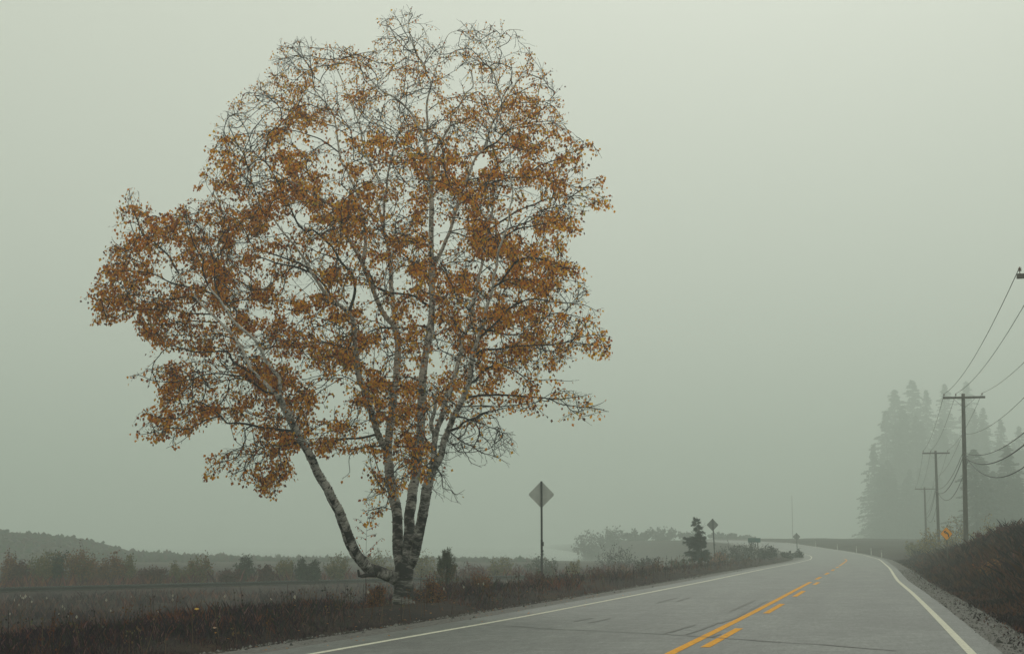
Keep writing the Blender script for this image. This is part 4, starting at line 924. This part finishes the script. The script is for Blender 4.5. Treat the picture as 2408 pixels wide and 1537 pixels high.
def lopsided_spruce():
    Y = 112.0; Q = lambda x, y, dy=0: at((2650 + x/5.124)/1.701, (2000 + y/5.124)/1.701, Y + dy)
    b_ = Q(795, 1250); b_.z = gz(b_.x, Y)
    o = empty('young_spruce', b_, 'small lopsided spruce with gappy branch layers and leaning top', 'spruce tree')
    tr = MB(); ne = MB(); C = catmull([b_, Q(795,1050), Q(788,850), Q(785,700), Q(770,620), Q(720,560), Q(690,470), Q(698,400), Q(702,340)], .15)
    tr.tube(C, [max(.010, .06 * (1 - j/len(C))) for j in range(len(C))], n=6)
    col = (.028,.040,.036)
    def L(x0, y0, x1, y1, w_=.22, n=90, dy=0): fan(ne, tr, Q(x0, y0), Q(x1, y1, dy), w_, col, n)
    for x0,y0,x1,y1 in [(700,420,665,385),(700,440,730,405),(695,470,640,445),(700,480,745,460),(690,510,615,510),(700,520,745,530),(700,550,670,580),(720,570,680,600),(730,580,790,570),(740,600,700,610),(760,630,735,650),(775,640,850,660),(690,440,680,400),(700,500,660,480),(710,560,740,540)]:
        L(x0, y0, x1, y1, .13, 60, rnd.uniform(-.1,.1))
    for x0,y0,x1,y1 in [(785,760,700,720),(790,780,850,775),(788,800,600,760),(788,810,450,775),(788,830,520,800),(790,840,560,830),(790,860,440,865),(790,880,520,890),(790,890,860,880),(790,900,600,930),(790,920,560,960),(790,940,660,985),(790,950,850,930),(790,970,740,995),(790,850,845,840),(790,740,760,700),
        (793,1080,480,1070),(793,1090,560,1060),(793,1070,900,1045),(793,1090,935,1080),(793,1110,500,1110),(793,1130,620,1140),(793,1120,920,1130),(793,1150,970,1165),(793,1170,650,1190),(793,1190,900,1215),(793,1200,570,1230),(793,1210,760,1250),(793,1160,700,1170),(793,1080,700,1050)]:
        for dy in (-.35, .1, .45): L(x0, y0 + rnd.gauss(0,6), x1, y1 + rnd.gauss(0,8), .22, 85, dy * abs(x1-x0)/200)
    for pts in ([(800,640),(830,540),(880,450)], [(805,620),(815,530),(790,470)], [(820,580),(860,520),(905,500)]):
        tr.tube([Q(*p) for p in pts], [.008,.006,.005], n=3, cap=False)
    tr.build('trunk', M['twig'], o); ne.build('needles', M['needle'], o)
lopsided_spruce()
def sapling():
    Y = 44.0; Q = lambda x, y, dy=0: at(764.3 + x/4.754, 1146.4 + y/4.754, Y + dy)
    b_ = Q(458, 1060); b_.z = gz(b_.x, Y)
    o = empty('birch_sapling', b_, 'thin leafy birch sapling growing behind the leaning stem', 'sapling')
    tr = MB(); lf = MB(); tr.tube(catmull([b_, Q(458,790), Q(462,600), Q(468,440), Q(480,300), Q(500,150), Q(505,90)], .2), [.012 - .0009*min(9, j) for j in range(60)][:len(catmull([b_, Q(458,790), Q(462,600), Q(468,440), Q(480,300), Q(500,150), Q(505,90)], .2))], n=5)
    for pts in [[(455,770),(410,690),(360,600),(320,545)], [(463,725),(510,680),(560,630),(610,580),(640,560)], [(465,480),(520,450),(570,425),(610,395)], [(458,450),(420,400),(370,350),(310,345)], [(460,520),(400,470),(365,440),(350,425)], [(470,540),(520,525),(580,510)], [(475,340),(510,320),(530,325)], [(480,300),(450,270),(430,235)], [(488,230),(520,210),(530,190)], [(460,760),(500,740),(545,710)], [(455,580),(410,550),(350,545)], [(490,190),(460,150),(450,110)]]:
        C = [Q(*p, rnd.uniform(-.2,.2)) for p in pts]; C = catmull(C, .08); tr.tube(C, [.0065 - .003*j/len(C) for j in range(len(C))], n=4, cap=False)
        for q in C[len(C)//3:]:
            for _ in range(2):
                if rnd.random() < .55: leaf(lf, q + Vector((rnd.gauss(0,.02), rnd.gauss(0,.02), 0)), rnd.uniform(.05,.085), rnd.choice(((.34,.09,.03),(.28,.08,.03),(.45,.15,.03),(.06,.03,.03))))
    tr.build('trunk', M['twig'], o); lf.build('foliage', M['leaf'], o)
sapling()
# ------------------------------------------------------------------ misty trees
def conifer_mesh(H, Rw, seed, parent):
    r2 = random.Random(seed); tr = MB(); ne = MB(); x0, y0, z0 = parent_loc(parent)
    tr.tube([(x0, y0, z0 - .5), (x0 + r2.uniform(-.3,.3), y0, z0 + H*.5), (x0 + r2.uniform(-.2,.2), y0, z0 + H)], [.38, .24, .04], n=7)
    z = H * .02
    while z < H * .99:
        f = z / H; rad_ = Rw * (1 - f) ** .7 * r2.uniform(.55, 1.25) + .15; nb = r2.choice((5, 6, 7))
        for k in range(nb):
            a_ = r2.uniform(0, 6.28); L_ = rad_ * r2.uniform(.55, 1.15)
            if r2.random() < .12: continue
            b_ = Vector((x0, y0, z0 + z)); dv = Vector((math.cos(a_), math.sin(a_), -.22 + .35*f)); sd_ = Vector((-dv.y, dv.x, 0))
            for j in range(int(8 + L_ * 8)):
                t_ = r2.random() ** .7; w_ = .34 * L_ * (1 - t_*.7) * r2.uniform(-1, 1)
                p = b_ + dv * L_ * t_ + sd_ * w_ + Vector((0, 0, -abs(w_)*.5 - t_*t_*L_*.12 + r2.gauss(0,.10)))
                s = r2.uniform(.35, .75); d = (Vector((dv.x, dv.y, r2.uniform(-.9,.1))) + sd_ * r2.gauss(0,.8)).normalized() * s; e = d.cross(Vector((r2.gauss(0,1), r2.gauss(0,1), r2.gauss(0,1)))).normalized() * s * .28
                g = r2.uniform(.6, 1.4); ne.poly([p - e, p + d, p + e, p - d*.4], (.045*g,.058*g,.048*g))
        z += r2.uniform(.45, .75) * (1.1 - .4*f)
    return tr.build('trunk', M['twig'], parent), ne.build('crown', M['needle'], parent)
protos = []
GC = 'misty conifers beyond the bend'
CON = [(2053,1042,465,.9,'short misty spruce at the left end of the conifer group'), (2083,965,521,1,'misty conifer second from the left end of the group'), (2104,915,557,1.1,'tall misty conifer left of the highest left peak'), (2144,893,572,1.15,'highest misty conifer in the left part of the group'),
 (2177,915,557,1,'misty conifer directly above the middle utility pole'), (2221,900,567,1.05,'misty conifer peak above the crossarm left end'), (2271,896,570,1.05,'misty conifer peak right behind the near utility pole'), (2311,958,526,1.1,'misty conifer just right of the near utility pole'),
 (2352,985,506,1.1,'dim conifer between the near pole and the right edge'), (2396,1000,495,1.2,'dim conifer at the right edge of the picture'), (2126,985,506,1.0,'lower misty conifer in front of the left peaks'), (2200,1010,488,1.0,'lower misty conifer behind the middle utility pole'),
 (2250,1030,474,1.1,'lower misty conifer left of the near utility pole'), (2330,1080,438,1.2,'dark low conifer above the yellow shrubs'), (2385,1100,423,1.3,'darkest conifer above the bank at the right edge'), (2075,1090,431,1.0,'low misty conifer filling the left foot of the group'),(2160,1100,423,1.0,'low misty conifer left of the middle utility pole')]
r3 = random.Random(5)
for i in range(34):
    px = 2066 + 345 * (i + r3.random()) / 34; CON.append((px, r3.uniform(950 if 2090 < px < 2330 else 1030, 1140), 0, r3.uniform(.9, 1.3), 'misty conifer low in the fogbound stand behind the poles'))
for i in range(8): CON.append((2290 + 15 * i + r3.uniform(-4, 4), r3.uniform(1035, 1120), 0, r3.uniform(1.2, 1.6), 'dim nearer conifer low above the right bank'))
CON = [(a, b, (c + 85 if c else (300 + r3.uniform(-15, 25) if 'nearer' in e else 470 + (1150 - b) * .6 + r3.uniform(-12, 12))), d, e) for a, b, c, d, e in CON]
for i, (px, py, Y, wf, lab) in enumerate(CON):
    tip = at(px, py, Y); zb = gz(tip.x, Y) - .3; H = tip.z - zb
    if i < 4:
        o = empty('conifer_tree', (tip.x, Y, zb), lab, 'conifer tree', GC); a, b_ = conifer_mesh(30, 7.2, 40 + i, o); protos.append((a, b_)); src = protos[i]
        o.scale = (wf * H/30, wf * H/30, H/30)
    else:
        o = empty('conifer_tree', (tip.x, Y, zb), lab, 'conifer tree', GC, rz=rnd.uniform(0, 6.28)); o.scale = (wf * H/30, wf * H/30, H/30)
        for s_ in protos[i % 4]:
            c = s_.copy(); COL.objects.link(c); c.parent = o
for i, (px, py, w_, Y, lab) in enumerate([(1385,1228,70,355,'faint rounded tree at the left of the far tree line'), (1440,1224,80,365,'faint wide tree in the far tree line'), (1500,1230,70,360,'faint tree in the middle of the far tree line'), (1560,1222,80,370,'faint tall tree behind the lopsided spruce'),
    (1625,1232,70,360,'faint low tree left of the second sign'), (1700,1236,80,365,'faint tree right of the second sign'), (1752,1244,60,370,'faint small tree above the green road sign')]):
    shrub(px, py + 14, Y, w_, GREY, lab, 'faint tree line in the fog', n=900, name='misty_tree', cat='tree', leaf_s=.40, bare=.1)

# ------------------------------------------------------------------ signs
from mathutils import Matrix
def diamond_mesh(c, half, th, mat, name, parent, yaw=0, r=.12):
    mb = MB(); pts = []
    for k in range(4):
        a0 = math.pi/2 * k + math.pi/2
        p = Vector((math.cos(a0), 0, math.sin(a0))) * half
        nx = Vector((math.cos(a0 + math.pi/2), 0, math.sin(a0 + math.pi/2))) * half; pv = Vector((math.cos(a0 - math.pi/2), 0, math.sin(a0 - math.pi/2))) * half
        for t_ in (r, r*.5): pts.append(p.lerp(pv, t_*.8) + (p*(-.02) if t_ < r else Vector()))
        for t_ in (r*.5, r): pts.append(p.lerp(nx, t_*.8) + (p*(-.02) if t_ < r else Vector()))
    rot = Matrix.Rotation(yaw, 3, 'Z')
    fr = [rot @ (p + Vector((0, -th/2, 0))) + c for p in pts]; bk = [rot @ (p + Vector((0, th/2, 0))) + c for p in pts]; n = len(pts)
    mb.poly(fr[::-1]); mb.poly(bk)
    for k in range(n): mb.poly([fr[k], fr[(k+1) % n], bk[(k+1) % n], bk[k]])
    return mb.build(name, mat, parent)
def back_sign(top, bot, Y, half, label, yaw=0, pm='signback'):
    pt, pb = at(*top, Y), at(*bot, Y); pb.z = min(pb.z, gz(pb.x, Y) - .05)
    o = empty('road_sign', (pb.x, Y, gz(pb.x, Y)), label, 'road sign')
    c = pt + Vector((0, .05, -half - .02)); diamond_mesh(c, half, .006, M[pm], 'sign_panel', o, yaw)
    mb = MB(); d = pt - pb; pw = .075 if Y < 100 else .10; prev = None
    L_ = d.length; ang = math.atan2(d.x, d.z); rot = Matrix.Rotation(yaw, 3, 'Z') @ Matrix.Rotation(ang, 3, 'Y'); c0 = pb + d*.5
    top_ = pt - d.normalized()*.03
    for sx in (-1, 1): mb.box(c0 + rot @ Vector((sx*pw*.42, -.012, 0)), (pw*.2, .03, L_ - .06), rot)
    mb.box(c0 + rot @ Vector((0, .010, 0)), (pw*.64, .012, L_ - .06), rot)
    mb.build('post', M['postm'], o)
    mb = MB(); q = pb + d * .43; mb.box(q + Vector((.0, -.035, 0)), (pw*1.15, .02, .5), rot); mb.box(q + Vector((pw*.7, -.03, .08)), (.05, .04, .16), rot); mb.box(q + Vector((pw*.5, -.04, -.2)), (.06, .03, .08), rot); mb.build('clamp', M['wire'], o)
    mb = MB()
    for f in (.6, 1.35):
        q = pt + Vector((0, -.04, -half*f*.9)); mb.box(q, (.03, .02, .03), rot)
    mb.build('bolts', M['metal'], o)
    return o
back_sign((1273,1129), (1274.5,1400), 62.5, .535, 'tall grey back of a diamond road sign beside the birch', yaw=R(8))
back_sign((1675.5,1218), (1682,1330), 136, .53, 'smaller grey back of a diamond road sign right of the spruce', yaw=R(10), pm='signdark')
def far_sign():
    Y = 205; pb = at(1875, 1300, Y); pt = at(1873, 1252, Y); pb.z = gz(pb.x, Y)
    o = empty('road_sign', (pb.x, Y, pb.z), 'faintest small diamond sign at the tip of the verge', 'road sign')
    diamond_mesh(pt + Vector((0,.06,-.5)), .5, .008, M['signdark'], 'sign_panel', o); mb = MB(); mb.tube([pb - Vector((0,0,.3)), pt], .05, n=6); mb.build('post', M['postm'], o)
far_sign()
def green_sign():
    Y = 166; a, b_ = at(1759, 1264, Y), at(1788.5, 1274.5, Y); c = (a + b_) / 2
    o = empty('guide_sign', (c.x, Y, gz(c.x, Y)), 'small green rectangular guide sign above dark shrubs', 'road sign')
    mb = MB(); mb.box(c, (abs(b_.x-a.x), .02, abs(a.z-b_.z))); mb.build('sign_panel', M['green'], o)
    for f in (.25, .78):
        mb = MB(); x = a.x + (b_.x-a.x)*f; z = gz(x, Y); mb.box((x, Y + .07, (z + a.z)/2 - .1), (.10, .10, a.z - z)); mb.build('post', M['wood'], o)
green_sign()
def curve_sign():
    Y = 84; c = at(2225.5, 1254, Y); pb = at(2231, 1345, Y); pb.z = gz(pb.x, Y) - .1; half = .36; yaw = R(12)
    o = empty('curve_warning_sign', (pb.x, Y, pb.z), 'orange diamond sign with black left curve arrow in front of bank', 'road sign')
    diamond_mesh(c, half, .006, M['black'], 'sign_edge', o, yaw); p = diamond_mesh(c + Vector((0,-.004,0)), half*.955, .006, M['signy'], 'sign_panel', o, yaw)
    rot = Matrix.Rotation(yaw, 3, 'Z'); mb = MB()
    def V2(x, z): return c + rot @ Vector((x*half*1.05, -.010, z*half*1.05))
    path = [(.30,-.46), (.30,-.20), (.20,.02), (.02,.14), (-.10,.18)]; wd = .10; L_, R_ = [], []
    for i, (x, z) in enumerate(path):
        a, b_ = path[max(0,i-1)], path[min(len(path)-1,i+1)]; d = Vector((b_[0]-a[0], b_[1]-a[1])).normalized(); L_.append((x - d.y*wd, z + d.x*wd)); R_.append((x + d.y*wd, z - d.x*wd))
    for i in range(len(path)-1): mb.poly([V2(*L_[i]), V2(*L_[i+1]), V2(*R_[i+1]), V2(*R_[i])])
    mb.poly([V2(-.46,.30), V2(-.02,.46), V2(-.16,.20), V2(-.12,-.06)])
    mb.build('arrow', M['black'], p)
    mb = MB(); mb.tube([pb + Vector((0,.05,0)), Vector((c.x + .02, Y + .05, c.z + half*.7))], .032, n=6); mb.build('post', M['wood'], o)
curve_sign()
# marker posts round the outside of the bend
for px, lab in ((1918,'leftmost pale marker post on the outside of the bend'), (1969,'second pale marker post from the left on the bend'), (2014,'third pale marker post from the left on the bend'), (2049,'fourth pale marker post from the left on the bend'), (2073,'rightmost pale marker post on the bend')):
    best = min(np.arange(140, 300, .5), key=lambda y: abs(proj((fR(y) + 1.1, y, road_z(y)))[0] - px)); x = fR(best) + 1.1; z = gz(x, best)
    o = empty('marker_post', (x, best, z), lab, 'marker post', 'marker posts round the bend')
    mb = MB(); mb.box((x, best, z + .5), (.09, .05, 1.1)); mb.build('post', M['whitepost'], o); mb = MB(); mb.box((x, best - .028, z + .88), (.07, .006, .12)); mb.build('reflector', M['metal'], o)

# ------------------------------------------------------------------ utility poles and cables
POLES = [(14.9, 42.0, 8.75, 'near utility pole whose crossarm end enters at the right edge'), (at(2265,930,94).x, 94.0, at(2262,930,94).z, 'tall wooden utility pole with crossarm standing on the right bank'),
         (at(2200,1062,146).x, 146.0, at(2198,1062,146).z, 'misty utility pole between the orange sign and the conifers'), (at(2174,1147,203).x, 203.0, at(2174,1147,203).z, 'faintest utility pole on the right, left of the misty one')]
ARM = []
for i, (x, y, zt, lab) in enumerate(POLES):
    zb = gz(x, y); o = empty('utility_pole', (x, y, zb), lab, 'utility pole', 'utility poles right of the road')
    nx_, ny_ = (POLES[i+1][0]-x, POLES[i+1][1]-y) if i < 3 else (x-POLES[i-1][0], y-POLES[i-1][1])
    l_ = math.hypot(nx_, ny_); ax = Vector((ny_/l_, -nx_/l_, 0)); yaw = math.atan2(ax.y, ax.x); rot = Matrix.Rotation(yaw, 3, 'Z')
    lean = -.10 if i == 1 else 0
    bt = Vector((x + (at(2272,1295,94).x - x if i == 1 else 0), y, zb - .3)); tp = Vector((x, y, zt + .12))
    mb = MB(); mb.tube(catmull([bt, bt.lerp(tp, .5), tp], 1.0), np.linspace(.16, .105, len(catmull([bt, bt.lerp(tp, .5), tp], 1.0))), n=10); mb.build('shaft', M['wood'], o, smooth=True)
    ac = Vector((x, y - .13, zt - .12)); mb = MB(); mb.box(ac, (2.45, .10, .13), rot); mb.build('crossarm', M['wood'], o)
    for s_ in (-1, 1):
        mb = MB(); mb.tube([ac + ax*s_*.65 + Vector((0,-.06,-.05)), Vector((x, y - .13, zt - .75))], .014, n=4); mb.build('brace', M['metal'], o)
    pts = []
    for s_ in (-1.14, -.46, 1.05):
        q = ac + ax*s_ + Vector((0,0,.065)); mb = MB()
        mb.tube([q, q + Vector((0,0,.08)), q + Vector((0,0,.081)), q + Vector((0,0,.11)), q + Vector((0,0,.115)), q + Vector((0,0,.15)), q + Vector((0,0,.155)), q + Vector((0,0,.19))], [.012,.012,.05,.05,.025,.055,.03,.02], n=8); mb.build('insulator', M['ceramic'], o)
        pts.append(q + Vector((0,0,.18)))
    side = -ax * .13
    pts += [Vector((x, y, zt - 2.30)) + side, Vector((x, y, zt - 3.35)) - ax*.13, Vector((x, y, zt - 3.62)) - ax*.14, Vector((x, y, zt - 3.85)) + ax*.14]
    mb = MB(); mb.box(Vector((x, y, zt - 3.6)), (.26, .26, .06), rot); mb.build('cable_bracket', M['metal'], o)
    ARM.append(pts)
labs = ['thin power line on the left ends of the crossarms', 'thin power line on the inner left insulators of the crossarms', 'thin power line on the right ends of the crossarms', 'lone thin wire fixed to the poles below the crossarms',
        'uppermost of the three thick communication cables on the poles', 'middle one of the three thick communication cables on the poles', 'lowest deep sagging communication cable on the poles']
for k in range(7):
    rr = [.011,.011,.011,.009,.016,.024,.021][k]; sg = [.55,.55,.55,.6,.75,.95,1.35][k]; C = []
    for a, b_ in zip(ARM, ARM[1:]):
        p, q = a[k], b_[k]
        for j in range(28):
            t_ = j/28; C.append(p.lerp(q, t_) - Vector((0, 0, sg * 4 * t_ * (1-t_))))
    C.append(ARM[-1][k]); mb = MB(); mb.tube(C, rr, n=5)
    tag(mb.build('overhead_cable', M['wire'], origin=ARM[0][k]), labs[k], 'cable', 'overhead cables on the utility poles')
# a very faint far pole
FY = 500; p = at(1862, 1165, FY); o = empty('utility_pole', (p.x, FY, gz(p.x, FY)), 'barely visible bare pole in the fog above the far road', 'utility pole')
mb = MB(); mb.tube([(p.x, FY, gz(p.x, FY) - .2), (p.x, FY, p.z)], [.11,.08], n=8); mb.build('shaft', M['wood'], o)
# ------------------------------------------------------------------ haze
mb = MB(); mb.box((0, 720, 37), (1720, 1600, 82))
m = bpy.data.materials.new('haze'); m.use_nodes = True; t = m.node_tree; t.nodes.clear()
o = t.nodes.new('ShaderNodeOutputMaterial'); pv = t.nodes.new('ShaderNodeVolumePrincipled')
pv.inputs['Color'].default_value = HAZE_C + (1,); pv.inputs['Density'].default_value = HAZE_D
pv.inputs['Anisotropy'].default_value = 0.4
t.links.new(pv.outputs[0], o.inputs['Volume'])
tag(mb.build('haze', m), 'pale grey green fog filling the air', 'fog', kind='stuff')
